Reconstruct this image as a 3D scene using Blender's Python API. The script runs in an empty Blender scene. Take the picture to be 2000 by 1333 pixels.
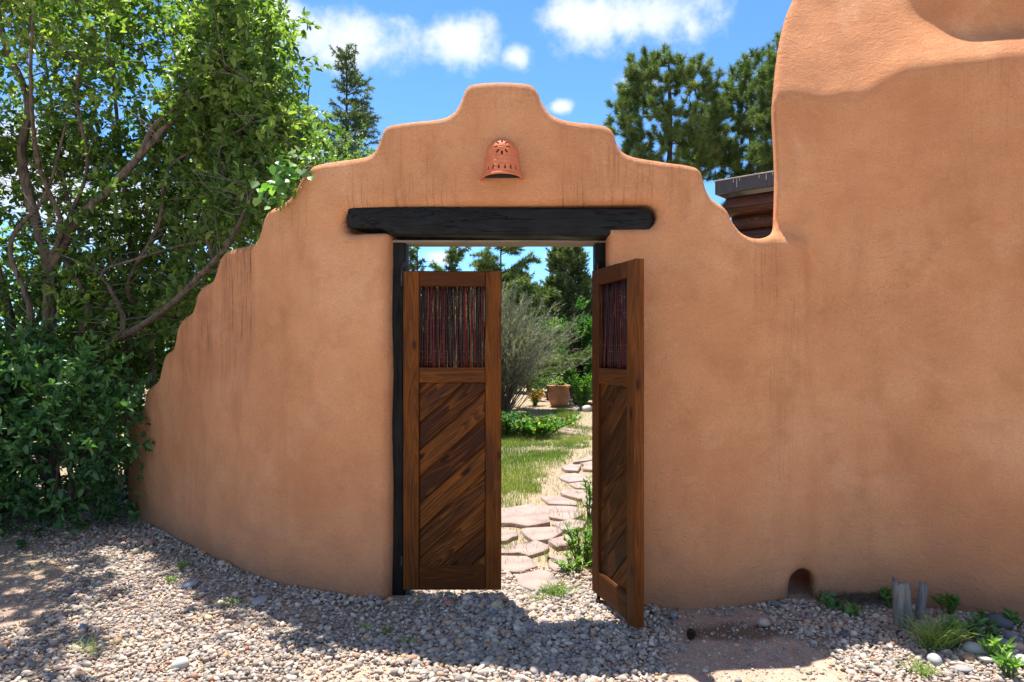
import bpy, bmesh, math, random
import numpy as np
from mathutils import Vector, Matrix

random.seed(7)
RNG = np.random.default_rng(7)
SC = bpy.context.scene
COL = SC.collection

# ---------------------------------------------------------------- camera, sky, sun, exposure
F, HY, CH = 1333.3, 685.0, 1.458          # focal length (photo px), horizon row, eye height
cam_d = bpy.data.cameras.new("camera"); cam = bpy.data.objects.new("camera", cam_d); COL.objects.link(cam)
cam_d.sensor_width = 36; cam_d.lens = 24; cam_d.shift_y = 18.5 / 2000
cam_d.clip_start = 0.05; cam_d.clip_end = 2000
cam.location = (0, 0, CH); cam.rotation_euler = (math.radians(90), 0, 0)
SC.camera = cam

SUN_TO = Vector((-0.13, 0.29, 1.0)).normalized()      # direction towards the sun
SUN_EL = math.asin(SUN_TO.z); SUN_AZ = math.atan2(SUN_TO.x, SUN_TO.y)
EXPOSURE = 1.42
SUN_STRENGTH = 4.8
SKY_STRENGTH = 0.11

def world():
    w = bpy.data.worlds.new("World"); SC.world = w; w.use_nodes = True
    nt = w.node_tree; N = nt.nodes; L = nt.links; N.clear()
    out = N.new("ShaderNodeOutputWorld"); bg = N.new("ShaderNodeBackground"); bg.inputs[1].default_value = SKY_STRENGTH
    L.new(bg.outputs[0], out.inputs[0])
    sky = N.new("ShaderNodeTexSky"); sky.sky_type = 'NISHITA'; sky.sun_disc = False
    sky.sun_elevation = SUN_EL; sky.sun_rotation = SUN_AZ; sky.altitude = 2100; sky.air_density = 0.9; sky.dust_density = 0.0; sky.ozone_density = 3.0
    tc = N.new("ShaderNodeTexCoord")
    nrm = N.new("ShaderNodeVectorMath"); nrm.operation = 'NORMALIZE'; L.new(tc.outputs['Generated'], nrm.inputs[0])
    # soft edges of every cloud: a warped direction
    nz = N.new("ShaderNodeTexNoise"); nz.inputs['Scale'].default_value = 5.5; nz.inputs['Detail'].default_value = 7; nz.inputs['Roughness'].default_value = 0.58
    L.new(nrm.outputs[0], nz.inputs['Vector'])
    nz2 = N.new("ShaderNodeTexNoise"); nz2.inputs['Scale'].default_value = 16; nz2.inputs['Detail'].default_value = 6; nz2.inputs['Roughness'].default_value = 0.6
    L.new(nrm.outputs[0], nz2.inputs['Vector'])
    def math_(op, a, b=None, clamp=False):
        m = N.new("ShaderNodeMath"); m.operation = op; m.use_clamp = clamp
        for k, v in enumerate((a, b)):
            if v is None: continue
            if isinstance(v, (int, float)): m.inputs[k].default_value = v
            else: L.new(v, m.inputs[k])
        return m.outputs[0]
    n1 = math_('SUBTRACT', nz.outputs['Fac'], 0.5); n2 = math_('SUBTRACT', nz2.outputs['Fac'], 0.5)
    edge = math_('ADD', math_('MULTIPLY', n1, 2.2), math_('MULTIPLY', n2, 1.5))
    # cumulus clouds at fixed directions of the sky (azimuth, elevation, half sizes), front, sides and back
    cl = [(640, 62, 195, 78), (560, 30, 130, 60), (905, 85, 88, 62), (1012, 112, 40, 30), (1210, 45, 200, 66), (1110, 30, 90, 40),
          (1232, 165, 62, 30), (1095, 210, 38, 18), (858, 505, 60, 22), (1085, 500, 50, 18), (330, 420, 260, 90), (40, 330, 170, 120),
          (-500, 250, 300, 90), (-1400, 350, 400, 120), (2600, 300, 500, 120), (1700, 330, 230, 80), (3600, 100, 500, 160)]
    acc = None
    for (px, py, rx, ry) in cl:
        v = Vector((px - 1000, F, HY - py)); ln = v.length; v = v.normalized()
        sx = max(0.02, 1.06 * rx / ln); sz = max(0.012, 1.12 * ry / ln)
        d = N.new("ShaderNodeVectorMath"); d.operation = 'SUBTRACT'; L.new(nrm.outputs[0], d.inputs[0]); d.inputs[1].default_value = v
        m = N.new("ShaderNodeVectorMath"); m.operation = 'MULTIPLY'; L.new(d.outputs[0], m.inputs[0]); m.inputs[1].default_value = (1 / sx, 1 / sx, 1 / sz)
        l = N.new("ShaderNodeVectorMath"); l.operation = 'LENGTH'; L.new(m.outputs[0], l.inputs[0])
        t = math_('ADD', math_('SUBTRACT', 0.92, l.outputs['Value']), edge)
        acc = t if acc is None else math_('MAXIMUM', acc, t)
    # unseen clouds away from the view, thickened to give the shade whiter light
    gn = N.new("ShaderNodeTexNoise"); gn.inputs['Scale'].default_value = 2.6; gn.inputs['Detail'].default_value = 6
    L.new(nrm.outputs[0], gn.inputs['Vector'])
    sep = N.new("ShaderNodeSeparateXYZ"); L.new(nrm.outputs[0], sep.inputs[0])
    g = math_('SUBTRACT', math_('MULTIPLY', math_('SUBTRACT', gn.outputs['Fac'], 0.47), 4.0), math_('MULTIPLY', math_('MAXIMUM', sep.outputs['Y'], 0.0), 2.0))
    acc = math_('MAXIMUM', acc, math_('ADD', g, math_('MULTIPLY', n2, 0.8)))
    mr = N.new("ShaderNodeMapRange"); mr.interpolation_type = 'SMOOTHSTEP'; L.new(acc, mr.inputs[0])
    mr.inputs[1].default_value = -0.02; mr.inputs[2].default_value = 0.68; mr.inputs[3].default_value = 0; mr.inputs[4].default_value = 0.97
    # no cloud under the horizon
    hz = math_('MULTIPLY', mr.outputs[0], math_('MULTIPLY', sep.outputs['Z'], 18.0, True))
    sh = N.new("ShaderNodeMapRange"); L.new(acc, sh.inputs[0]); sh.inputs[1].default_value = 0.2; sh.inputs[2].default_value = 1.3
    cc = N.new("ShaderNodeMix"); cc.data_type = 'RGBA'; L.new(sh.outputs[0], cc.inputs[0])
    cc.inputs[6].default_value = (3.1, 3.5, 4.0, 1); cc.inputs[7].default_value = (3.9, 4.0, 4.25, 1)
    tint = N.new("ShaderNodeMix"); tint.data_type = 'RGBA'; tint.blend_type = 'MULTIPLY'; tint.inputs[0].default_value = 1
    L.new(sky.outputs[0], tint.inputs[6]); tint.inputs[7].default_value = SKY_TINT
    mx = N.new("ShaderNodeMix"); mx.data_type = 'RGBA'; L.new(hz, mx.inputs[0]); L.new(tint.outputs[2], mx.inputs[6]); L.new(cc.outputs[2], mx.inputs[7])
    L.new(mx.outputs[2], bg.inputs[0])
SKY_TINT = (0.58, 0.84, 1.0, 1)
world()

sun_d = bpy.data.lights.new("sun", 'SUN'); sun = bpy.data.objects.new("sun", sun_d); COL.objects.link(sun)
sun_d.energy = SUN_STRENGTH; sun_d.angle = math.radians(0.5); sun_d.color = (1.0, 0.95, 0.87)
sun.location = (0, 0, 12); sun.rotation_euler = SUN_TO.to_track_quat('Z', 'Y').to_euler()

SC.view_settings.view_transform = 'Standard'; SC.view_settings.look = 'None'
SC.view_settings.exposure = EXPOSURE; SC.view_settings.gamma = 1; SC.view_settings.use_curve_mapping = False
SC.render.engine = 'CYCLES'
SC.cycles.max_bounces = 8; SC.cycles.diffuse_bounces = 5; SC.cycles.transparent_max_bounces = 8; SC.cycles.use_denoising = True
SC.cycles.sample_clamp_indirect = 6

# ---------------------------------------------------------------- helpers
def P(px, py, D): return np.array([(px - 1000) / F * D, D, CH + (HY - py) / F * D])
def G(px, py):
    D = CH * F / (py - HY); return np.array([(px - 1000) / F * D, D, 0.0])

def tag(o, label, cat=None, group=None, kind=None):
    o["label"] = label
    if cat: o["category"] = cat
    if group: o["group"] = group
    if kind: o["kind"] = kind
    return o
def empty(name, loc=(0, 0, 0), rz=0.0):
    o = bpy.data.objects.new(name, None); COL.objects.link(o); o.location = loc; o.rotation_euler = (0, 0, rz)
    o.empty_display_size = 0.1
    return o
def mesh_np(name, V, faces, mat=None, smooth=False):
    """faces: list of (n,k) int arrays"""
    me = bpy.data.meshes.new(name)
    V = np.ascontiguousarray(V, dtype=np.float32)
    me.vertices.add(len(V)); me.vertices.foreach_set("co", V.ravel())
    loops = np.concatenate([f.ravel() for f in faces]).astype(np.int32)
    tot = np.concatenate([np.full(len(f), f.shape[1]) for f in faces]).astype(np.int32)
    st = np.concatenate([[0], np.cumsum(tot)[:-1]]).astype(np.int32)
    me.loops.add(len(loops)); me.loops.foreach_set("vertex_index", loops)
    me.polygons.add(len(tot)); me.polygons.foreach_set("loop_start", st)
    if smooth: me.polygons.foreach_set("use_smooth", np.ones(len(tot), dtype=bool))
    me.update(calc_edges=True)
    if mat: me.materials.append(mat)
    return me
def obj(name, me, parent=None, loc=None, rot=None):
    o = bpy.data.objects.new(name, me); COL.objects.link(o)
    if parent: o.parent = parent
    if loc is not None: o.location = loc
    if rot is not None: o.rotation_euler = rot
    return o
class Acc:
    """collects pieces into one mesh"""
    def __init__(s): s.V = []; s.F = {}; s.n = 0; s.A = []
    def add(s, V, *faces, col=None):
        V = np.asarray(V, dtype=np.float32).reshape(-1, 3)
        for f in faces:
            f = np.asarray(f)
            if len(f): s.F.setdefault(f.shape[1], []).append(f + s.n)
        s.V.append(V); s.n += len(V)
        s.A.append(np.zeros(len(V), np.float32) if col is None else np.broadcast_to(np.asarray(col, np.float32), (len(V),)))
        return s
    def build(s, name, mat, smooth=False, attr=None):
        me = mesh_np(name, np.concatenate(s.V), [np.concatenate(v) for v in s.F.values()], mat, smooth)
        if attr:
            a = me.attributes.new(attr, 'FLOAT', 'POINT'); a.data.foreach_set("value", np.concatenate(s.A).astype(np.float32))
        return me
def unit(v): return v / np.maximum(np.linalg.norm(v, axis=-1, keepdims=True), 1e-9)
def rnd_unit(n, r=RNG): return unit(r.normal(size=(n, 3)))

def catmull(pts, n=6):
    pts = np.asarray(pts, float)
    if len(pts) < 3: return np.array([pts[0] + (pts[-1] - pts[0]) * t for t in np.linspace(0, 1, n)])
    p = np.vstack([2 * pts[0] - pts[1], pts, 2 * pts[-1] - pts[-2]]); out = []
    for i in range(1, len(p) - 2):
        for t in np.linspace(0, 1, n, endpoint=False):
            a, b, c, d = p[i - 1], p[i], p[i + 1], p[i + 2]
            out.append(0.5 * ((2 * b) + (c - a) * t + (2 * a - 5 * b + 4 * c - d) * t * t + (3 * b - a - 3 * c + d) * t ** 3))
    out.append(pts[-1]); return np.array(out)
def tube(acc, pts, rad, k=6, rough=0.0, r=RNG, cap=True):
    pts = np.asarray(pts, float)[:, :3]; n = len(pts); rad = np.broadcast_to(np.asarray(rad, float), (n,))
    t = np.gradient(pts, axis=0); t = unit(t)
    ref = np.where(np.abs(t[:, 2:3]) > 0.9, np.array([[1., 0, 0]]), np.array([[0., 0, 1]]))
    a = unit(np.cross(t, ref)); b = np.cross(t, a)
    for i in range(1, n):                       # keep the frame from flipping
        if np.dot(a[i], a[i - 1]) < 0: a[i] *= -1; b[i] *= -1
    ang = np.arange(k) * 2 * math.pi / k
    rr = rad[:, None] * (1 + rough * r.normal(size=(n, k))) if rough else np.repeat(rad[:, None], k, 1)
    V = pts[:, None, :] + rr[..., None] * (np.cos(ang)[None, :, None] * a[:, None, :] + np.sin(ang)[None, :, None] * b[:, None, :])
    i = np.arange(n - 1)[:, None] * k; j = np.arange(k)[None, :]; j2 = (j + 1) % k
    Q = np.stack([i + j, i + j2, i + k + j2, i + k + j], -1).reshape(-1, 4)
    V = V.reshape(-1, 3)
    if cap:
        V = np.vstack([V, pts[0], pts[-1]])
        T = np.array([[n * k, (q + 1) % k, q] for q in range(k)] + [[n * k + 1, (n - 1) * k + q, (n - 1) * k + (q + 1) % k] for q in range(k)])
        acc.add(V, Q, T)
    else: acc.add(V, Q)

class VNoise:
    def __init__(s, seed, n=64): s.g = np.random.default_rng(seed).uniform(-1, 1, (n, n)); s.n = n
    def __call__(s, x, y):
        x = np.asarray(x, float); y = np.asarray(y, float)
        xi = np.floor(x).astype(int); yi = np.floor(y).astype(int); fx = x - xi; fy = y - yi
        fx = fx * fx * (3 - 2 * fx); fy = fy * fy * (3 - 2 * fy); n = s.n
        g = lambda a, b: s.g[a % n, b % n]
        return (g(xi, yi) * (1 - fx) + g(xi + 1, yi) * fx) * (1 - fy) + (g(xi, yi + 1) * (1 - fx) + g(xi + 1, yi + 1) * fx) * fy

# ---------------------------------------------------------------- materials
class NT:
    def __init__(s, name):
        s.m = bpy.data.materials.new(name); s.m.use_nodes = True; s.t = s.m.node_tree; s.N = s.t.nodes; s.L = s.t.links
        s.N.clear(); s.out = s.N.new("ShaderNodeOutputMaterial")
    def node(s, typ, **kw):
        n = s.N.new(typ)
        for k, v in kw.items(): setattr(n, k, v)
        return n
    def link(s, a, b): s.L.new(a, b)
    def setv(s, inp, v):
        if hasattr(v, 'is_output') or isinstance(v, bpy.types.NodeSocket): s.L.new(v, inp)
        else: inp.default_value = v
    def math(s, op, a, b=0.0, c=None, clamp=False):
        m = s.node("ShaderNodeMath", operation=op, use_clamp=clamp); s.setv(m.inputs[0], a); s.setv(m.inputs[1], b)
        if c is not None: s.setv(m.inputs[2], c)
        return m.outputs[0]
    def coord(s, kind='Object'): return s.node("ShaderNodeTexCoord").outputs[kind]
    def scale(s, v, sc, off=None):
        m = s.node("ShaderNodeMapping"); s.link(v, m.inputs[0]); m.inputs['Scale'].default_value = sc
        if off is not None: s.setv(m.inputs['Location'], off)
        return m.outputs[0]
    def noise(s, v, scale, detail=4, rough=0.5, dist=0.0, out='Fac'):
        n = s.node("ShaderNodeTexNoise"); s.link(v, n.inputs['Vector']); n.inputs['Scale'].default_value = scale
        n.inputs['Detail'].default_value = detail; n.inputs['Roughness'].default_value = rough; n.inputs['Distortion'].default_value = dist
        return n.outputs[out]
    def voronoi(s, v, scale, feature='F1', out='Distance'):
        n = s.node("ShaderNodeTexVoronoi", feature=feature); s.link(v, n.inputs['Vector']); n.inputs['Scale'].default_value = scale
        return n.outputs[out]
    def rng(s, v, a, b, c=0.0, d=1.0, smooth=True):
        m = s.node("ShaderNodeMapRange"); m.interpolation_type = 'SMOOTHSTEP' if smooth else 'LINEAR'
        s.setv(m.inputs[0], v); m.inputs[1].default_value = a; m.inputs[2].default_value = b; m.inputs[3].default_value = c; m.inputs[4].default_value = d
        return m.outputs[0]
    def ramp(s, v, stops, interp='LINEAR'):
        r = s.node("ShaderNodeValToRGB"); s.setv(r.inputs[0], v); cr = r.color_ramp; cr.interpolation = interp
        while len(cr.elements) < len(stops): cr.elements.new(0.5)
        for e, (p, c) in zip(cr.elements, stops): e.position = p; e.color = (*c, 1)
        return r.outputs[0]
    def mix(s, f, a, b, mode='MIX'):
        m = s.node("ShaderNodeMix", data_type='RGBA', blend_type=mode); s.setv(m.inputs[0], f)
        for k, v in ((6, a), (7, b)):
            if isinstance(v, tuple): m.inputs[k].default_value = (*v, 1) if len(v) == 3 else v
            else: s.link(v, m.inputs[k])
        return m.outputs[2]
    def attr(s, name, out='Fac', typ='GEOMETRY'):
        n = s.node("ShaderNodeAttribute", attribute_name=name, attribute_type=typ); return n.outputs[out]
    def bump(s, h, strength, dist, normal=None):
        b = s.node("ShaderNodeBump"); s.link(h, b.inputs['Height']); b.inputs['Strength'].default_value = strength; b.inputs['Distance'].default_value = dist
        if normal is not None: s.link(normal, b.inputs['Normal'])
        return b.outputs[0]
    def bsdf(s, color, rough=0.8, normal=None, spec=0.3, metal=0.0):
        b = s.node("ShaderNodeBsdfPrincipled")
        if isinstance(color, tuple): b.inputs['Base Color'].default_value = (*color, 1)
        else: s.link(color, b.inputs['Base Color'])
        s.setv(b.inputs['Roughness'], rough); b.inputs['Specular IOR Level'].default_value = spec; b.inputs['Metallic'].default_value = metal
        if normal is not None: s.link(normal, b.inputs['Normal'])
        s.link(b.outputs[0], s.out.inputs[0]); s.b = b
        return s.m
    def rand(s): return s.node("ShaderNodeObjectInfo").outputs['Random']

def m_stucco():
    t = NT("stucco"); uv = t.coord('UV'); o = t.coord('Object')
    big = t.noise(o, 0.9, 5, 0.6); mid = t.noise(o, 4.5, 6, 0.65); fine = t.noise(o, 90, 5, 0.7); grit = t.noise(o, 260, 2, 0.6)
    c = t.ramp(big, [(0.28, (0.44, 0.170, 0.075)), (0.42, (0.55, 0.230, 0.103)), (0.55, (0.63, 0.282, 0.132)), (0.68, (0.69, 0.34, 0.175))])
    c = t.mix(t.rng(mid, 0.45, 0.72, 0, 0.5), c, (0.43, 0.175, 0.075))
    c = t.mix(t.rng(t.noise(o, 2.2, 6, 0.7, 0.6), 0.52, 0.72, 0, 0.45), c, (0.70, 0.38, 0.21))
    c = t.mix(t.rng(t.noise(t.scale(o, (1, 1, 0.22)), 2.6, 5, 0.65, 0.4), 0.5, 0.72, 0, 0.45), c, (0.42, 0.165, 0.075))
    c = t.mix(t.rng(fine, 0.42, 0.62, 0.0, 0.32), c, (0.42, 0.175, 0.08)); c = t.mix(t.rng(t.noise(o, 150, 3, 0.7), 0.58, 0.68, 0, 0.35), c, (0.76, 0.45, 0.27))
    # washed out, purple-greyer band where splashes reach the foot of the wall
    sep = t.node("ShaderNodeSeparateXYZ"); t.link(o, sep.inputs[0])
    foot = t.math('MULTIPLY', t.rng(sep.outputs['Z'], 0.05, 0.85, 1, 0), t.rng(mid, 0.3, 0.7, 0.5, 1.0))
    c = t.mix(t.math('MULTIPLY', foot, 0.5), c, (0.47, 0.235, 0.145))
    spl = t.math('MULTIPLY', t.rng(t.math('ADD', sep.outputs['Z'], t.math('MULTIPLY', t.math('SUBTRACT', t.noise(o, 5, 5, 0.65), 0.5), 0.35)), 0.02, 0.24, 1, 0), t.rng(fine, 0.3, 0.6, 0.5, 1))
    c = t.mix(t.math('MULTIPLY', spl, 0.6), c, (0.30, 0.15, 0.095))
    # drip stains that run down below the steps, the lintel and the notch
    st = t.attr("stain")
    warp = t.noise(uv, 3.0, 3, 0.5)
    sv = t.node("ShaderNodeVectorMath", operation='ADD'); t.link(t.scale(uv, (1, 0.035, 1)), sv.inputs[0])
    cm = t.node("ShaderNodeCombineXYZ"); t.link(t.math('MULTIPLY', warp, 0.012), cm.inputs[0]); t.link(cm.outputs[0], sv.inputs[1])
    s1 = t.noise(sv.outputs[0], 46, 3, 0.6); s2 = t.noise(sv.outputs[0], 120, 2, 0.6)
    fr = t.noise(uv, 25, 5, 0.7)
    f1 = t.math('MULTIPLY', t.rng(s1, 0.46, 0.62), t.rng(s2, 0.40, 0.60))
    f1 = t.math('MULTIPLY', f1, t.math('MULTIPLY', st, t.rng(fr, 0.28, 0.55, 0.25, 1)))
    c = t.mix(t.math('MULTIPLY', f1, 0.9, clamp=True), c, (0.12, 0.045, 0.02))
    c = t.mix(t.math('MULTIPLY', t.math('MULTIPLY', st, t.rng(t.noise(uv, 6, 4), 0.3, 0.7)), 0.35), c, (0.27, 0.10, 0.05))
    # hairline cracks
    vw = t.node("ShaderNodeVectorMath", operation='ADD'); t.link(o, vw.inputs[0])
    sc = t.node("ShaderNodeVectorMath", operation='SCALE'); t.link(t.noise(o, 3.0, 4, 0.6, 0, 'Color'), sc.inputs[0]); sc.inputs['Scale'].default_value = 0.6; t.link(sc.outputs[0], vw.inputs[1])
    cr = t.voronoi(vw.outputs[0], 1.25, 'DISTANCE_TO_EDGE')
    cf = t.math('MULTIPLY', t.rng(cr, 0.0, 0.0045, 1, 0), t.rng(t.noise(o, 1.7, 3), 0.54, 0.66))
    c = t.mix(t.math('MULTIPLY', cf, 0.28), c, (0.16, 0.065, 0.035))
    c = t.mix(1.0, c, (0.93, 0.945, 0.95), 'MULTIPLY')
    h = t.math('ADD', t.math('MULTIPLY', fine, 0.55), t.math('ADD', t.math('MULTIPLY', grit, 0.35), t.math('MULTIPLY', mid, 0.9)))
    return t.bsdf(c, 0.93, t.bump(t.math('ADD', h, t.math('MULTIPLY', t.noise(t.scale(o, (1, 1, 1.6)), 14, 4, 0.6, 1.2), 0.9)), 0.95, 0.013), 0.15)

def m_wood(name, dark, light, ring=1.0, contrast=1.0, rough=0.5, knots=True, spec=0.35):
    """stained softwood, grain along local X; cathedral rings from a warped distance field"""
    t = NT(name); o = t.coord('Object'); r = t.rand()
    off = t.node("ShaderNodeCombineXYZ"); t.link(t.math('MULTIPLY', r, 37.0), off.inputs[0]); t.link(t.math('MULTIPLY', r, 11.3), off.inputs[1]); t.link(t.math('MULTIPLY', r, 5.1), off.inputs[2])
    ad = t.node("ShaderNodeVectorMath", operation='ADD'); t.link(o, ad.inputs[0]); t.link(off.outputs[0], ad.inputs[1]); v = ad.outputs[0]
    n1 = t.noise(t.scale(v, (0.6, 7.5, 7.5)), 1.0, 1.5, 0.45, 0.15)
    wv = t.node("ShaderNodeTexWave", wave_type='BANDS', bands_direction='Y', wave_profile='SAW'); wv.inputs['Scale'].default_value = 1.0
    sy = t.node("ShaderNodeSeparateXYZ"); t.link(v, sy.inputs[0])
    ph = t.math('ADD', t.math('MULTIPLY', n1, 5.5 * ring), t.math('MULTIPLY', sy.outputs['Z'], 6.0))
    ph = t.math('ADD', ph, t.math('MULTIPLY', sy.outputs['Y'], 7.0))
    fr = t.math('FRACT', t.math('MULTIPLY', ph, 6.0))
    g1 = t.math('MULTIPLY', t.rng(fr, 0.0, 0.7, 1, 0, False), t.rng(fr, 0.82, 1.0, 1, 0.35))
    fib = t.noise(t.scale(v, (6, 160, 160)), 1.0, 3, 0.6)
    f = t.math('ADD', t.math('MULTIPLY', g1, 0.62 * contrast), t.math('MULTIPLY', t.math('SUBTRACT', fib, 0.5), 0.75))
    tone = t.noise(t.scale(v, (2.2, 9, 9)), 1.0, 3, 0.6)
    f = t.math('ADD', f, t.math('MULTIPLY', t.math('SUBTRACT', tone, 0.5), 1.1))
    f = t.math('ADD', f, t.math('MULTIPLY', t.math('SUBTRACT', r, 0.5), 0.36))
    mid = tuple((a * 0.55 + b * 0.45) for a, b in zip(dark, light))
    c = t.ramp(f, [(0.0, dark), (0.45, mid), (0.9, light)])
    if knots:
        kd = t.voronoi(t.scale(v, (2.4, 6.5, 6.5)), 1.0)
        c = t.mix(t.rng(kd, 0.05, 0.13, 0.9, 0), c, tuple(x * 0.35 for x in dark))
    h = t.math('ADD', t.math('MULTIPLY', fib, 0.5), t.math('MULTIPLY', g1, 0.5))
    rg = t.rng(tone, 0.3, 0.7, rough - 0.07, rough + 0.12)
    return t.bsdf(c, rg, t.bump(h, 0.35, 0.0025), spec)

def m_black_wood(up=False):
    t = NT("black_timber"); o = t.coord('Object')
    if up:
        sw = t.node('ShaderNodeSeparateXYZ'); t.link(o, sw.inputs[0]); cw = t.node('ShaderNodeCombineXYZ'); t.link(sw.outputs[2], cw.inputs[0]); t.link(sw.outputs[1], cw.inputs[1]); t.link(sw.outputs[0], cw.inputs[2]); o = cw.outputs[0]
    fib = t.noise(t.scale(o, (3, 60, 60)), 1.0, 5, 0.65); blot = t.noise(o, 6, 4)
    c = t.ramp(fib, [(0.3, (0.004, 0.0036, 0.0036)), (0.75, (0.014, 0.0128, 0.0128))])
    ck = t.noise(t.scale(o, (1.1, 15, 15)), 1.0, 5, 0.55, 0.4)
    crack = t.rng(t.math('ABSOLUTE', t.math('SUBTRACT', ck, 0.5)), 0.0, 0.012, 1, 0)
    c = t.mix(crack, c, (0.002, 0.002, 0.002))
    h = t.math('SUBTRACT', t.math('MULTIPLY', fib, 0.35), crack)
    return t.bsdf(c, t.rng(blot, 0.3, 0.7, 0.5, 0.75), t.bump(h, 0.8, 0.006), 0.15)

def m_simple(name, c1, c2, sc=8, rough=0.8, bump=0.3, bd=0.004, spec=0.25, detail=5, stretch=(1, 1, 1), metal=0):
    t = NT(name); o = t.scale(t.coord('Object'), stretch); n = t.noise(o, sc, detail, 0.6)
    c = t.ramp(n, [(0.3, c1), (0.7, c2)])
    return t.bsdf(c, rough, t.bump(n, bump, bd), spec, metal)

def m_leaf(name, c1, c2, c3, trans=0.35, rough=0.45, spec=0.35):
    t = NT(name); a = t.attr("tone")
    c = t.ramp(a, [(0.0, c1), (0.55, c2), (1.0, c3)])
    t.bsdf(c, rough, None, spec)
    tr = t.node("ShaderNodeBsdfTranslucent"); t.link(t.mix(1.0, c, (1.5, 1.75, 0.65), 'MULTIPLY'), tr.inputs[0])
    mx = t.node("ShaderNodeMixShader"); mx.inputs[0].default_value = trans
    t.link(t.b.outputs[0], mx.inputs[1]); t.link(tr.outputs[0], mx.inputs[2]); t.link(mx.outputs[0], t.out.inputs[0])
    return t.m

def m_bark(name, c1, c2):
    t = NT(name); o = t.coord('Object')
    n = t.noise(t.scale(o, (28, 28, 5)), 1.0, 5, 0.65, 0.5)
    c = t.ramp(n, [(0.32, c1), (0.66, c2)])
    return t.bsdf(c, 0.9, t.bump(n, 0.9, 0.012), 0.15)

def m_pebble(inst=True):
    t = NT("pebble" if inst else "cobble"); o = t.coord('Object'); r = t.rand()
    c = t.ramp(r, [(0.0, (0.20, 0.195, 0.20)), (0.12, (0.38, 0.355, 0.33)), (0.22, (0.29, 0.27, 0.27)), (0.33, (0.47, 0.41, 0.35)), (0.43, (0.24, 0.245, 0.265)),
                       (0.52, (0.55, 0.51, 0.46)), (0.60, (0.36, 0.29, 0.265)), (0.70, (0.43, 0.40, 0.375)), (0.78, (0.30, 0.255, 0.235)), (0.84, (0.60, 0.57, 0.53)),
                       (0.90, (0.47, 0.30, 0.19)), (0.94, (0.34, 0.19, 0.14)), (0.97, (0.15, 0.155, 0.17))], 'CONSTANT')
    n = t.noise(o, 1.6, 4, 0.6)
    c = t.mix(t.rng(n, 0.3, 0.75, 0.0, 0.35), c, (0.42, 0.32, 0.24)); c = t.mix(1.0, c, (0.92, 0.855, 0.775), 'MULTIPLY')
    return t.bsdf(c, 0.78, t.bump(t.noise(o, 5, 4), 0.25, 0.05), 0.25)
def m_cobble(name, c):
    t = NT(name); o = t.coord('Object'); n = t.noise(o, 14, 6, 0.65); n2 = t.noise(o, 55, 3)
    k = t.mix(t.rng(n, 0.3, 0.7, 0, 0.5), c, tuple(x * 0.62 for x in c)); k = t.mix(t.rng(n2, 0.55, 0.75, 0, 0.35), k, tuple(min(0.8, x * 1.5) for x in c))
    return t.bsdf(k, 0.75, t.bump(n, 0.3, 0.006), 0.3)

M = {}
M['stucco'] = m_stucco()
M['gate'] = m_wood("stained_cedar", (0.058, 0.0155, 0.0022), (0.265, 0.080, 0.0105), ring=0.7, contrast=0.34, rough=0.6, spec=0.12)
M['gate_panel'] = m_wood("stained_fir_boards", (0.032, 0.0088, 0.002), (0.275, 0.088, 0.014), ring=0.8, contrast=0.55, rough=0.6, spec=0.12)
M['black'] = m_black_wood(); M['black_post'] = m_black_wood(True)
M['raw_beam'] = m_simple("sawn_underside", (0.14, 0.115, 0.09), (0.25, 0.21, 0.165), 6, 0.85, 0.4, 0.004, stretch=(1, 8, 8))
M['iron'] = m_simple("black_iron", (0.008, 0.008, 0.009), (0.02, 0.018, 0.017), 30, 0.55, 0.3, 0.002, 0.5)
M['stick'] = None
M['terracotta'] = None
M['fascia'] = m_simple("grey_roof_metal", (0.05, 0.042, 0.04), (0.095, 0.082, 0.076), 5, 0.55, 0.15, 0.003, 0.5, stretch=(8, 8, 0.6))
M['log'] = m_wood("red_brown_logs", (0.03, 0.010, 0.004), (0.30, 0.095, 0.034), contrast=0.8)
M['grey_wood'] = m_simple("weathered_grey_wood", (0.075, 0.07, 0.068), (0.24, 0.225, 0.21), 1.0, 0.9, 0.9, 0.012, 0.15, 6, (45, 45, 5))
M['bark'] = m_bark("shaggy_bark", (0.034, 0.025, 0.019), (0.165, 0.122, 0.092))
M['bark_dark'] = m_bark("pine_bark", (0.025, 0.018, 0.014), (0.11, 0.075, 0.055))
M['twig'] = m_simple("grey_twigs", (0.10, 0.085, 0.07), (0.22, 0.19, 0.16), 20, 0.9, 0.2, 0.002)
M['leaf'] = m_leaf("shrub_leaves", (0.046, 0.090, 0.024), (0.115, 0.190, 0.045), (0.27, 0.33, 0.08), 0.44)
M['leaf_dark'] = m_leaf("low_bush_leaves", (0.036, 0.100, 0.036), (0.075, 0.170, 0.055), (0.15, 0.27, 0.08), 0.34, 0.38, 0.45)
M['leaf_pale'] = m_leaf("pale_leaves", (0.07, 0.12, 0.04), (0.12, 0.19, 0.06), (0.22, 0.29, 0.09), 0.4)
M['leaf_bright'] = m_leaf("bright_leaves", (0.05, 0.13, 0.03), (0.10, 0.22, 0.045), (0.20, 0.32, 0.07), 0.4)
M['needle'] = m_leaf("pine_needles", (0.046, 0.082, 0.024), (0.115, 0.165, 0.045), (0.24, 0.27, 0.075), 0.25, 0.55)
M['spruce'] = m_leaf("spruce_needles", (0.036, 0.066, 0.024), (0.10, 0.14, 0.042), (0.22, 0.24, 0.07), 0.22, 0.55)
M['juniper'] = m_leaf("juniper_sprays", (0.045, 0.070, 0.024), (0.105, 0.140, 0.045), (0.20, 0.23, 0.085), 0.22, 0.6)
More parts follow.
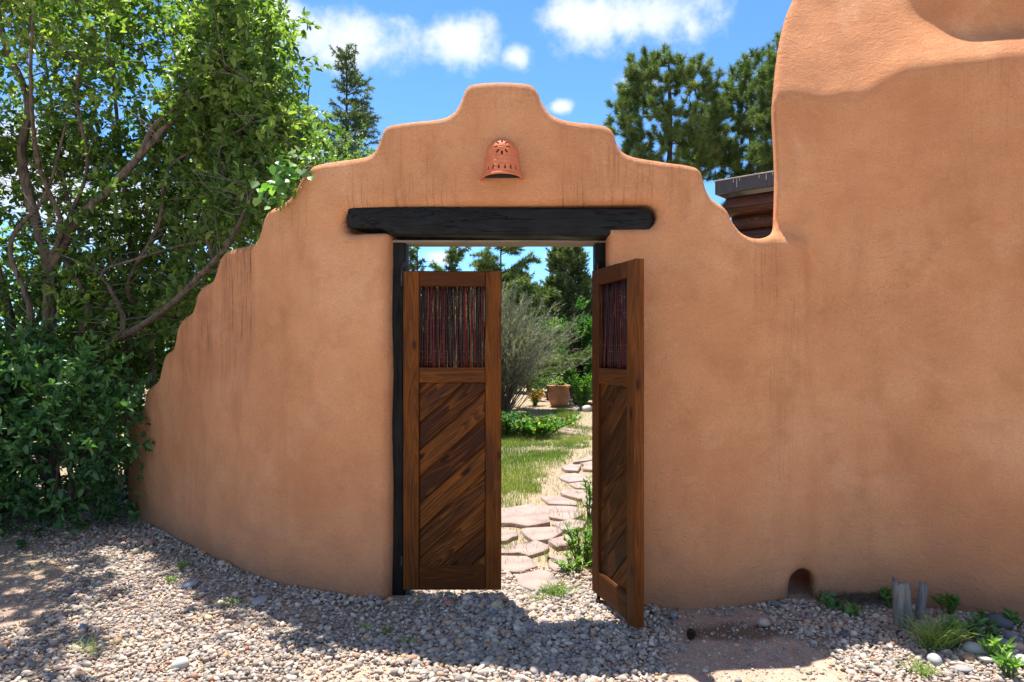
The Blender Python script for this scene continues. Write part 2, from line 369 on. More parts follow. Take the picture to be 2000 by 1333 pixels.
M['silver'] = m_leaf("silver_twigs", (0.11, 0.115, 0.085), (0.20, 0.205, 0.155), (0.32, 0.32, 0.25), 0.15, 0.8)
M['grass'] = m_leaf("grass_blades", (0.075, 0.145, 0.025), (0.15, 0.215, 0.045), (0.27, 0.28, 0.10), 0.38, 0.6)
M['grass_green'] = m_leaf("green_blades", (0.07, 0.14, 0.03), (0.15, 0.24, 0.05), (0.32, 0.36, 0.12), 0.35, 0.6)
M['straw'] = m_leaf("dry_straw", (0.10, 0.075, 0.05), (0.20, 0.15, 0.10), (0.33, 0.26, 0.18), 0.1, 0.8)
M['pot'] = m_simple("clay_pot", (0.33, 0.135, 0.07), (0.46, 0.22, 0.125), 5, 0.85, 0.2, 0.004)
M['flower_orange'] = m_leaf("orange_petals", (0.55, 0.14, 0.02), (0.65, 0.22, 0.03), (0.7, 0.33, 0.06), 0.3)
M['flower_yellow'] = m_leaf("yellow_petals", (0.6, 0.42, 0.02), (0.7, 0.5, 0.03), (0.75, 0.6, 0.06), 0.3)
M['cone'] = m_simple("cone_scales", (0.02, 0.009, 0.005), (0.09, 0.045, 0.025), 40, 0.7, 0.2, 0.002)
M['pebble'] = m_pebble()

def mk_stick():
    t = NT("red_willow_sticks"); r = t.rand(); o = t.coord('Object')
    c = t.ramp(r, [(0, (0.018, 0.006, 0.006)), (0.3, (0.05, 0.010, 0.009)), (0.55, (0.022, 0.009, 0.008)), (0.74, (0.075, 0.010, 0.009)), (0.82, (0.03, 0.008, 0.007)), (0.95, (0.14, 0.014, 0.011))], 'CONSTANT')
    sp = t.rng(t.noise(o, 90, 2), 0.66, 0.72); c = t.mix(t.math('MULTIPLY', sp, 0.6), c, (0.22, 0.15, 0.11))
    return t.bsdf(c, 0.42, t.bump(t.noise(o, 60, 3), 0.3, 0.002), 0.15)
M['stick'] = mk_stick()
def mk_terra():
    t = NT("terracotta"); o = t.coord('Object'); n = t.noise(o, 22, 5, 0.6)
    c = t.ramp(n, [(0.3, (0.47, 0.125, 0.052)), (0.7, (0.58, 0.175, 0.08))])
    rings = t.noise(t.scale(o, (0.5, 0.5, 110)), 1.0, 3, 0.5)
    return t.bsdf(c, 0.72, t.bump(rings, 0.2, 0.002), 0.2)
M['terracotta'] = mk_terra()
def mk_ground():
    t = NT("dirt"); o = t.coord('Object')
    n1 = t.noise(o, 0.8, 5, 0.6); n2 = t.noise(o, 9, 6, 0.65); n3 = t.noise(o, 70, 4, 0.6)
    c = t.ramp(n1, [(0.3, (0.31, 0.21, 0.15)), (0.7, (0.41, 0.30, 0.22))])
    c = t.mix(t.rng(n2, 0.35, 0.7, 0, 0.55), c, (0.22, 0.13, 0.085))
    c = t.mix(t.rng(n3, 0.4, 0.7, 0, 0.4), c, (0.46, 0.35, 0.27))
    sg = t.node('ShaderNodeSeparateXYZ'); t.link(o, sg.inputs[0])
    c = t.mix(t.rng(t.math('ADD', sg.outputs[1], t.math('MULTIPLY', n1, 0.6)), 4.5, 5.1), t.mix(t.rng(t.math('ADD', sg.outputs[1], n1), 1.6, 3.4, 1, 0), c, (0.50, 0.43, 0.35)), t.mix(t.rng(n2, 0.4, 0.65), (0.235, 0.185, 0.115), (0.30, 0.215, 0.15)))  # paler ground out of view, added to bounce more light; duller garden soil beyond
    # grit speckles
    vc = t.voronoi(o, 130, 'F1', 'Color'); vd = t.voronoi(o, 130)
    sp = t.node("ShaderNodeSeparateColor"); t.link(vc, sp.inputs[0])
    c = t.mix(t.math('MULTIPLY', t.rng(sp.outputs[0], 0.6, 0.62), t.rng(vd, 0.25, 0.5, 1, 0)), c, t.ramp(sp.outputs[1], [(0, (0.22, 0.2, 0.19)), (0.5, (0.45, 0.4, 0.35)), (1, (0.58, 0.5, 0.42))]))
    # a darker brown patch of ground in front of the wall
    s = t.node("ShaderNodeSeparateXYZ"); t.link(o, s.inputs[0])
    dx = t.math('DIVIDE', t.math('SUBTRACT', s.outputs[0], DARK_PATCH[0]), 0.30); dy = t.math('DIVIDE', t.math('SUBTRACT', s.outputs[1], DARK_PATCH[1]), 0.13)
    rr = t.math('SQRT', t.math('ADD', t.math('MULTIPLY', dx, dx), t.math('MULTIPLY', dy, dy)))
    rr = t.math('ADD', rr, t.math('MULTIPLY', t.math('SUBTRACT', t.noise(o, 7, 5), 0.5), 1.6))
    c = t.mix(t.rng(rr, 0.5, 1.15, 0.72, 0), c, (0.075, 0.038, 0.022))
    h = t.math('ADD', t.math('MULTIPLY', n2, 1.0), t.math('MULTIPLY', n3, 0.4))
    return t.bsdf(c, 0.95, t.bump(h, 0.7, 0.03), 0.1)
DARK_PATCH = G(1445, 1238)
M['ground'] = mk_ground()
def mk_flag():
    t = NT("pink_sandstone"); o = t.coord('Object'); r = t.rand()
    n = t.noise(o, 3.5, 6, 0.65); n2 = t.noise(o, 40, 4)
    c = t.mix(t.rng(n, 0.3, 0.7), (0.22, 0.155, 0.138), (0.32, 0.24, 0.21)); c = t.mix(t.math('MULTIPLY', r, 0.55), c, (0.28, 0.235, 0.215))
    c = t.mix(t.rng(n2, 0.55, 0.75, 0, 0.4), c, (0.28, 0.20, 0.18))
    fl = t.node("ShaderNodeMath", operation='FRACT'); t.link(t.math('MULTIPLY', n, 5.0), fl.inputs[0])
    return t.bsdf(c, 0.9, t.bump(t.math('ADD', t.rng(fl.outputs[0], 0, 0.3), n2), 0.45, 0.008), 0.15)
M['flag'] = mk_flag()
#--SPLIT--

# ---------------------------------------------------------------- ground
vn1, vn2, vn3 = VNoise(1), VNoise(2), VNoise(3)
def ground_z(x, y):
    x = np.asarray(x, float); y = np.asarray(y, float)
    return 0.012 * vn1(x * 1.3, y * 1.3) + 0.006 * vn2(x * 4, y * 4)
def make_ground():
    def axis(lo, hi, step, far, n):
        a = np.arange(lo, hi + 1e-6, step); g = np.geomspace(step, far, n)
        return np.concatenate([lo - np.cumsum(g)[::-1], a, hi + np.cumsum(g)])
    xs = axis(-6, 5, 0.09, 60, 26); ys = axis(1.5, 12, 0.09, 60, 26)
    X, Y = np.meshgrid(xs, ys, indexing='ij'); far = np.clip((np.hypot(X, Y - 4) - 10) / 10, 0, 1)
    Z = ground_z(X, Y) * (1 - far)
    nx, ny = X.shape; i = np.arange(nx - 1)[:, None] * ny; j = np.arange(ny - 1)[None, :]
    Q = np.stack([i + j, i + ny + j, i + ny + j + 1, i + j + 1], -1).reshape(-1, 4)
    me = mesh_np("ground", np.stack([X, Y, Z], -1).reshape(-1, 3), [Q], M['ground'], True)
    o = obj("ground", me); o["kind"] = "structure"; o["label"] = "sandy pink-brown dirt ground in front of and behind the wall"
make_ground()

# ---------------------------------------------------------------- adobe walls (distance field -> surface nets)
path_px = [(247, 6.13), (286, 5.70), (326, 5.37), (395, 4.86), (460, 4.51), (525, 4.29), (598, 4.11), (700, 3.99), (763, 3.95), (870, 3.90), (977, 3.87),
           (1188, 3.83), (1300, 3.81), (1400, 3.84), (1480, 3.90), (1560, 3.955), (1640, 3.96), (1740, 3.90), (1860, 3.80), (2000, 3.69), (2450, 3.45)]
pp = np.array([((x - 1000) / F * D, D) for x, D in path_px])
pd = unit(pp[0] - pp[1]); pp = np.vstack([pp[0] + pd * 0.5, pp])
PATH = catmull(np.hstack([pp, np.zeros((len(pp), 1))]), 10)[:, :2]
for _ in range(30): PATH[1:-1] = 0.5 * PATH[1:-1] + 0.25 * (PATH[:-2] + PATH[2:])
PU = np.concatenate([[0], np.cumsum(np.linalg.norm(np.diff(PATH, axis=0), axis=1))])
PN = np.gradient(PATH, axis=0); PN = unit(np.stack([-PN[:, 1], PN[:, 0]], 1))     # points away from the camera
PPX = 1000 + PATH[:, 0] / PATH[:, 1] * F
def u_of(px): return np.interp(px, PPX, PU)
def uz(px, py, d=0.0):
    u = u_of(px); D = np.interp(u, PU, PATH[:, 1]); return u, CH + (HY - py) / F * D
def to_world(u, d, z):
    x = np.interp(u, PU, PATH[:, 0]) + d * np.interp(u, PU, PN[:, 0]); y = np.interp(u, PU, PATH[:, 1]) + d * np.interp(u, PU, PN[:, 1])
    return np.stack([x, y, z], -1)

outline = [(249, 860), (252, 812), (257, 806), (277, 798), (281, 775), (284, 757), (300, 748), (308, 738), (313, 710), (318, 690), (334, 681), (340, 660), (345, 635), (354, 619), (372, 609),
           (378, 590), (382, 570), (390, 557), (411, 548), (419, 525), (428, 497), (440, 486), (488, 478), (500, 462), (508, 430), (518, 408), (548, 396), (566, 378), (582, 345), (600, 323), (620, 317),
           (650, 312), (705, 305), (725, 297), (736, 275), (744, 250), (756, 240), (800, 234), (856, 229), (880, 220), (895, 200), (904, 172), (916, 159), (975, 155), (1034, 158), (1049, 170), (1060, 200),
           (1078, 222), (1110, 233), (1182, 240), (1199, 251), (1208, 282), (1226, 301), (1290, 312), (1362, 321), (1376, 334), (1383, 366), (1396, 388), (1424, 403), (1436, 430), (1452, 452), (1475, 463),
           (1510, 465), (1545, 466), (1568, 470), (1575, 482)]
def chaikin(p, n=2):
    p = np.asarray(p, float)
    for _ in range(n):
        q = np.empty((2 * len(p), 2)); q[0::2] = 0.78 * p + 0.22 * np.roll(p, -1, 0); q[1::2] = 0.22 * p + 0.78 * np.roll(p, -1, 0); p = q
    return p
def poly_sdf(poly, U, Z):
    d = np.full(U.shape, 1e9); s = np.zeros(U.shape, bool); n = len(poly)
    for i in range(n):
        a = poly[i]; b = poly[(i + 1) % n]; e = b - a; wx = U - a[0]; wy = Z - a[1]
        t = np.clip((wx * e[0] + wy * e[1]) / max(e @ e, 1e-12), 0, 1)
        d = np.minimum(d, (wx - e[0] * t) ** 2 + (wy - e[1] * t) ** 2)
        if a[1] != b[1]:
            c = ((a[1] > Z) != (b[1] > Z)) & (U < (b[0] - a[0]) * (Z - a[1]) / (b[1] - a[1]) + a[0]); s ^= c
    d = np.sqrt(d); return np.where(s, -d, d)
def smax(a, b, k): h = np.clip(0.5 + 0.5 * (a - b) / k, 0, 1); return b + (a - b) * h + k * h * (1 - h)
def smin(a, b, k): return -smax(-a, -b, k)

WT = 0.36                                   # wall thickness
U_L, U_R = u_of(755), u_of(1189)            # gate opening
Z_LB = uz(977, 459)[1]; Z_LT = uz(977, 404)[1]
def build_walls():
    h = 0.0185
    us = np.arange(u_of(247) - 0.12, PU[-1] - 0.05, h, dtype=np.float32); ds = np.arange(-0.16, 1.0, h, dtype=np.float32); zs = np.arange(-0.12, 4.3, h, dtype=np.float32)
    U2, Z2 = np.meshgrid(us, zs, indexing='ij')
    top = np.array([uz(*p) for p in outline]); ub = u_of(1578)
    poly = np.vstack([[u_of(247), -0.6], [u_of(248), 0.3], top, [ub, -0.6]])
    poly = chaikin(poly, 2)
    lump = 0.010 * vn1(U2 * 1.7, Z2 * 1.7) + 0.0045 * vn2(U2 * 5, Z2 * 5) + 0.002 * vn3(U2 * 13, Z2 * 13)
    g2 = poly_sdf(poly, U2, Z2) + 0.5 * lump
    # gate opening with a soft arris; lintel slot
    op = np.maximum(np.abs(U2 - (U_L + U_R) / 2) - (U_R - U_L) / 2 - 0.006 * vn2(0 * U2 + 3, Z2 * 3), Z2 - Z_LB - 0.03)
    lu0, lu1 = u_of(664), u_of(1285); zc = (uz(680, 424)[1] + 0.0); hz = (uz(977, 402)[1] - uz(977, 447)[1]) / 2
    zmid = (uz(977, 402)[1] + uz(977, 446)[1]) / 2
    slot = np.hypot(np.maximum(np.abs(U2 - (lu0 + lu1) / 2) - (lu1 - lu0) / 2 + hz, 0), np.abs(Z2 - zmid)) - hz
    hole2 = np.minimum(op, slot)
    d3 = ds[None, :, None]
    r = 0.055
    D_c = np.abs(d3 - WT / 2 + lump[:, None, :]) - WT / 2
    a = g2[:, None, :] + r; b = D_c + r
    gate = np.minimum(np.maximum(a, b), 0) + np.hypot(np.maximum(a, 0), np.maximum(b, 0)) - r
    del a, b, D_c
    gate = smax(gate, -hole2[:, None, :].astype(np.float32), 0.075)
    # house wall: vertical face, shoulder that leans back, upper wall further back
    sh_px = np.array([(1480, 178), (1560, 172), (1640, 176), (1700, 168), (1745, 150), (1800, 118), (1880, 98), (2000, 84), (2450, 70)], float)
    us_sh = np.array([u_of(p) for p in sh_px[:, 0]]); zs_sh = np.array([uz(*p)[1] for p in sh_px])
    zsh = np.interp(us, us_sh, zs_sh) + 0.035 * vn2(us * 5, us * 0 + 5) + 0.02 * vn3(us * 14, us * 0 + 2)
    right = np.clip((us - u_of(1690)) / (u_of(1900) - u_of(1690)), 0, 1); right = right * right * (3 - 2 * right)
    slope = 0.48 + 0.5 * right; cap = 0.55 - 0.34 * right
    up = Z2 - zsh[:, None]; fd = np.minimum(np.maximum(up, 0) * slope[:, None], cap[:, None] + 0.02 * up)
    bat = 0.04 * np.clip((Z2 - 0.3) / 2.5, 0, 1) + 0.03
    fd = fd + bat
    for _ in range(7):
        fd[1:-1] = 0.5 * fd[1:-1] + 0.25 * (fd[:-2] + fd[2:]); fd[:, 1:-1] = 0.5 * fd[:, 1:-1] + 0.25 * (fd[:, :-2] + fd[:, 2:])
    fd = fd + 0.8 * lump + (0.009 * vn1(U2 * 3 + 9, Z2 * 3) + 0.004 * vn2(U2 * 8, Z2 * 8)) * np.clip(up * 5 + 0.4, 0, 1)
    gx = np.gradient(fd, h, axis=1); nf = 1 / np.sqrt(1 + gx * gx)
    house = (fd[:, None, :] - d3) * nf[:, None, :]
    e_px = 1518 + 6 * np.clip((0.6 - Z2) / 0.6, 0, 1)
    ue = np.interp(e_px, PPX, PU) + 0.085 * np.maximum(Z2 - uz(1513, 185)[1], 0) + 0.01 * vn2(Z2 * 2, Z2 * 0)
    house = smax(house, ((ue - U2)[:, None, :] + 0.46 * d3) * 0.908, 0.035)
    house = smax(house, (Z2 - 4.15 + 0.40 * right[:, None] - 0.03 * vn1(U2, U2 * 0))[:, None, :], 0.12)
    house = np.maximum(house, d3 - 0.9)
    S = smin(gate, house, 0.12)
    del gate, house
    # small arched drain hole at the foot of the wall, leaning to the right as it goes in
    hu, hz0 = u_of(1566), uz(1566, 1112)[1]
    q = np.hypot(np.maximum(np.abs(U2 - hu) - 0.005, 0), np.maximum(Z2 - (hz0 - 0.075), 0))[:, None, :]
    q = np.hypot(np.maximum(np.abs(U2[:, None, :] - hu - 0.30 * np.clip(d3, -0.1, 1)) - 0.0, 0), np.maximum(Z2 - (hz0 - 0.085), 0)[:, None, :]) - 0.074
    q = np.maximum(q, d3 - 0.42)
    S = smax(S, -q.astype(np.float32), 0.03)
    S = S.astype(np.float32); S[-1] = np.maximum(S[-1], h); S[0] = np.maximum(S[0], h)
    # surface nets
    ins = S < 0
    sh = tuple(n - 1 for n in S.shape)
    cnt = np.zeros(sh, np.uint8)
    corners = [(i, j, k) for i in (0, 1) for j in (0, 1) for k in (0, 1)]
    for (i, j, k) in corners: cnt += ins[i:i + sh[0], j:j + sh[1], k:k + sh[2]]
    I = np.stack(np.nonzero((cnt > 0) & (cnt < 8)), 1); n = len(I)
    val = np.stack([S[I[:, 0] + i, I[:, 1] + j, I[:, 2] + k] for (i, j, k) in corners], 1)
    cc = np.array(corners, float); acc = np.zeros((n, 3)); w = np.zeros(n)
    for a in range(8):
        for b in range(a + 1, 8):
            if np.abs(cc[a] - cc[b]).sum() != 1: continue
            m = (val[:, a] < 0) != (val[:, b] < 0); t = np.where(m, val[:, a] / np.where(m, val[:, a] - val[:, b], 1), 0)
            acc += np.where(m[:, None], cc[a] + t[:, None] * (cc[b] - cc[a]), 0); w += m
    Pn = (I + acc / w[:, None]) * h
    idm = np.full(sh, -1, np.int32); idm[I[:, 0], I[:, 1], I[:, 2]] = np.arange(n)
    quads = []
    for ax in range(3):
        o1, o2 = [x for x in range(3) if x != ax]
        s0 = [slice(None)] * 3; s1 = [slice(None)] * 3; s0[ax] = slice(0, -1); s1[ax] = slice(1, None)
        A = ins[tuple(s0)]; B = ins[tuple(s1)]; E = np.stack(np.nonzero(A != B), 1)
        E = E[(E[:, o1] > 0) & (E[:, o2] > 0) & (E[:, o1] < sh[o1]) & (E[:, o2] < sh[o2])]
        fl = A[E[:, 0], E[:, 1], E[:, 2]]
        def c(a, b):
            X = E.copy(); X[:, o1] -= a; X[:, o2] -= b; return idm[X[:, 0], X[:, 1], X[:, 2]]
        Q = np.stack([c(1, 1), c(0, 1), c(0, 0), c(1, 0)], 1)
        if ax == 1: fl = ~fl
        Q = np.where(fl[:, None], Q, Q[:, ::-1]); quads.append(Q)
    Q = np.vstack(quads); Q = Q[(Q >= 0).all(1)]
    u = us[0] + Pn[:, 0]; d = ds[0] + Pn[:, 1]; z = zs[0] + Pn[:, 2]
    V = to_world(u, d, z)
    # where drips have run: (px0, px1, py top, py bottom, strength), fading downwards
    st = np.zeros(n)
    for (a0, a1, t, bo, k) in [(432, 492, 478, 760, 1.0), (384, 414, 552, 770, 0.95), (350, 374, 612, 760, 0.6), (314, 336, 684, 800, 0.5), (455, 475, 660, 950, 0.3), (282, 306, 745, 900, 0.4),
                               (676, 742, 330, 401, 0.75), (742, 900, 250, 402, 0.45), (1090, 1180, 260, 402, 0.7), (1180, 1290, 300, 430, 0.45), (1474, 1522, 472, 640, 0.42), (505, 600, 400, 520, 0.22),
                               (900, 1060, 170, 260, 0.15), (1230, 1380, 330, 420, 0.3), (1500, 1560, 600, 1000, 0.25), (1840, 1990, 120, 420, 0.15)]:
        u0, u1 = u_of(a0), u_of(a1); zt = np.interp(u, [u0, u1], [uz(a0, t)[1], uz(a1, t)[1]]); zb = uz((a0 + a1) / 2, bo)[1]
        e = np.clip((u - u0) / 0.03 + 0.5, 0, 1) * np.clip((u1 - u) / 0.03 + 0.5, 0, 1)
        zb2 = zb + 0.22 * (zt.mean() - zb) * vn1(u * 40, u * 0)
        f = np.clip((z - zb2) / np.maximum(zt - zb2, 0.05) * 2.2, 0, 1) * np.clip((zt + 0.05 - z) / 0.03, 0, 1)
        if bo in (401, 402): f = np.clip((zt - z) / (zt - zb), 0.25, 1) * np.clip((zt + 0.05 - z) / 0.03, 0, 1) * np.clip((z - zb + 0.05) / 0.02, 0, 1)
        st = np.maximum(st, k * e * f)
    st *= (d < 0.2)
    us_split = u_of(1592); fu = u[Q].mean(1)
    for nm, sel, lab, cat in (("adobe_gate_wall", fu < us_split, "curved tan adobe gate wall with stepped top around the open wooden gate", "wall"),
                              ("adobe_house_wall", fu >= us_split, "tall plain adobe house wall with sloping shoulder beside the gate wall", "wall")):
        q = Q[sel]; idx, inv = np.unique(q, return_inverse=True); q = inv.reshape(-1, 4)
        me = mesh_np(nm, V[idx], [q], M['stucco'], True)
        a = me.attributes.new("stain", 'FLOAT', 'POINT'); a.data.foreach_set("value", st[idx].astype(np.float32))
        uvl = me.uv_layers.new(name="UVMap"); lu = np.stack([u[idx][q.ravel()], z[idx][q.ravel()]], 1).astype(np.float32); uvl.data.foreach_set("uv", lu.ravel())
        o = obj(nm, me); tag(o, lab, cat)
build_walls()

# ---------------------------------------------------------------- timber helpers
def prism(poly, y0, y1, bev=0.004):
    """closed prism: polygon in (x,z), from y0 to y1, front and back edges chamfered"""
    p = np.asarray(poly, float); n = len(p); c = p.mean(0)
    q = []
    for i in range(n):
        e0 = unit(p[i] - p[i - 1]); e1 = unit(p[(i + 1) % n] - p[i]); n0 = np.array([-e0[1], e0[0]]); n1 = np.array([-e1[1], e1[0]])
        if n0 @ (c - p[i]) < 0: n0 = -n0
        if n1 @ (c - p[i]) < 0: n1 = -n1
        m = n0 + n1; q.append(p[i] + m * bev / max(0.3, 1 + n0 @ n1))
    q = np.array(q)
    rings = [np.c_[q[:, 0], np.full(n, y0), q[:, 1]], np.c_[p[:, 0], np.full(n, y0 + bev), p[:, 1]], np.c_[p[:, 0], np.full(n, y1 - bev), p[:, 1]], np.c_[q[:, 0], np.full(n, y1), q[:, 1]]]
    bm = bmesh.new(); vs = [[bm.verts.new(v) for v in r] for r in rings]
    bm.faces.new(vs[0]); bm.faces.new(vs[3][::-1])
    for a in range(3):
        for i in range(n): bm.faces.new((vs[a][i], vs[a + 1][i], vs[a + 1][(i + 1) % n], vs[a][(i + 1) % n]))
    bmesh.ops.recalc_face_normals(bm, faces=bm.faces)
    return bm
def bm_obj(name, bm, mat, parent=None, loc=(0, 0, 0), rot=(0, 0, 0), smooth=False):
    me = bpy.data.meshes.new(name); bm.to_mesh(me); bm.free(); me.materials.append(mat)
    if smooth: me.polygons.foreach_set("use_smooth", [True] * len(me.polygons))
    o = obj(name, me, parent); o.location = loc; o.rotation_euler = rot; return o
def plank(name, x0, z0, x1, z1, y0, y1, mat, parent, along='x', bev=0.004):
    """a board whose local X runs along its grain"""
    if along == 'x':
        L, W = x1 - x0, z1 - z0; c = ((x0 + x1) / 2, 0, (z0 + z1) / 2); rot = (0, 0, 0)
    else:
        L, W = z1 - z0, x1 - x0; c = ((x0 + x1) / 2, 0, (z0 + z1) / 2); rot = (0, -math.pi / 2, 0)
    bm = prism([(-L / 2, -W / 2), (L / 2, -W / 2), (L / 2, W / 2), (-L / 2, W / 2)], y0, y1, bev)
    return bm_obj(name, bm, mat, parent, c, rot)
def clip_poly(poly, nx, nz, c):
    out = []; n = len(poly)
    for i in range(n):
        a, b = poly[i], poly[(i + 1) % n]; da = a[0] * nx + a[1] * nz - c; db = b[0] * nx + b[1] * nz - c
        if da <= 0: out.append(a)
        if da * db < 0: t = da / (da - db); out.append((a[0] + (b[0] - a[0]) * t, a[1] + (b[1] - a[1]) * t))
    return out

# ---------------------------------------------------------------- gate leaves
LZ0 = CH - (1152 - HY) / F * 4.0; LH = (1152 - 530) / F * 4.0; LW = 191 / F * 4.0; TH = 0.056
def gate_leaf(loc, rz, label, seed, width=LW):
    r = random.Random(seed); W = width; k = LW / 191
    root = empty("gate_leaf", loc, rz); tag(root, label, "gate")
    sw = 31 * k; zt = LH; z1 = (1152 - 560) * k; z2 = (1152 - 718) * k; z3 = (1152 - 748) * k; z4 = 45 * k
    g = 0.0012
    plank("stile", 0, 0, sw - g, LH, 0, TH, M['gate'], root, 'z'); plank("stile", W - sw + g, 0, W, LH, 0, TH, M['gate'], root, 'z')
    plank("rail", sw, z1, W - sw, LH, 0.001, TH - 0.001, M['gate'], root); plank("rail", sw, z3, W - sw, z2, 0.002, TH - 0.002, M['gate'], root); plank("rail", sw, 0, W - sw, z4, 0.001, TH - 0.001, M['gate'], root)
    # diagonal tongue-and-groove boards, clipped to the panel opening
    an = math.radians(42); ca, sa = math.cos(an), math.sin(an); bw = 0.118; x0, x1, pz0, pz1 = sw - 0.004, W - sw + 0.004, z4 - 0.004, z3 + 0.004
    rect = [(x0, pz0), (x1, pz0), (x1, pz1), (x0, pz1)]
    proj = [-p[0] * sa + p[1] * ca for p in rect]; q = min(proj) - 0.05 - r.random() * 0.03
    while q < max(proj):
        poly = clip_poly(rect, -sa, ca, q + bw - 0.0006); poly = clip_poly(poly, sa, -ca, -(q + 0.0006))
        if len(poly) >= 3:
            cx = sum(p[0] for p in poly) / len(poly); cz = sum(p[1] for p in poly) / len(poly)
            lp = [((p[0] - cx) * ca + (p[1] - cz) * sa, -(p[0] - cx) * sa + (p[1] - cz) * ca) for p in poly]
            area = abs(sum(lp[i][0] * lp[(i + 1) % len(lp)][1] - lp[(i + 1) % len(lp)][0] * lp[i][1] for i in range(len(lp)))) / 2
            if area > 4e-4: bm_obj("board", prism(lp, 0.015 + r.random() * 0.001, TH - 0.016, 0.008), M['gate_panel'], root, (cx, 0, cz), (0, -an, 0))
        q += bw
    plank('light_stop_backing', sw, z4, W - sw, z3, 0.026, 0.029, M['gate'], root, bev=0.0005)  # added sheet inside the panel, blocks garden light leaking between boards
    # beads round the panel
    plank("bead", sw, z4, W - sw, z4 + 0.006, 0.006, 0.0145, M['gate'], root, bev=0.001)
    # willow sticks
    x = sw + 0.003; i = 0
    while x < W - sw - 0.003:
        rad = r.uniform(0.0036, 0.0062); a = Acc(); n = 9; ph = r.random() * 6; am = r.uniform(0.001, 0.004)
        lean = r.uniform(-0.006, 0.006)
        pts = [(am * math.sin(ph + t * 5) + lean * (t - 0.5), 0.006 * math.sin(ph * 2 + t * 3) + (0.004 if i % 2 else -0.006), z2 - 0.004 + (z1 - z2 + 0.008) * t) for t in np.linspace(0, 1, n)]
        tube(a, pts, np.linspace(rad, rad * r.uniform(0.75, 1.0), n), 6)
        obj("stick", a.build("stick", M['stick'], True), root, (x, TH / 2, 0)); i += 1
        x += rad * r.uniform(0.85, 1.65)
    # hinge straps with pintles, and a drop rod
    for zz in (LH - 0.05, 0.14):
        a = Acc(); tube(a, [(-0.012, TH * 0.5, zz - 0.035), (-0.012, TH * 0.5, zz + 0.085 if zz > 1 else zz + 0.05)], 0.008, 8); hg = obj("hinge", a.build("hinge", M['iron'], True), root); a = Acc(); tube(a, [(-0.02, TH * 0.5, zz), (-0.02, TH + 0.03, zz)], 0.007, 6); obj("pin", a.build("pin", M['iron'], True), hg)
    a = Acc(); tube(a, [(0.02, TH * 0.6, -0.052), (0.02, TH * 0.6, 0.0)], 0.011, 8); tube(a, [(0.055, TH + 0.008, -0.02), (0.055, TH + 0.008, 0.25)], 0.007, 8)
    obj("drop_rod", a.build("drop_rod", M['iron'], True), root)
    return root
gate_leaf(((788 - 1000) / F * 4.0, 3.99, LZ0), 0, "closed dark brown plank gate leaf facing the viewer, in the doorway's left half", 3)
gate_leaf((0.466, 3.985, LZ0), math.atan2(-0.963, 0.268), "dark brown plank gate leaf swung wide open towards the viewer", 5, 0.562)

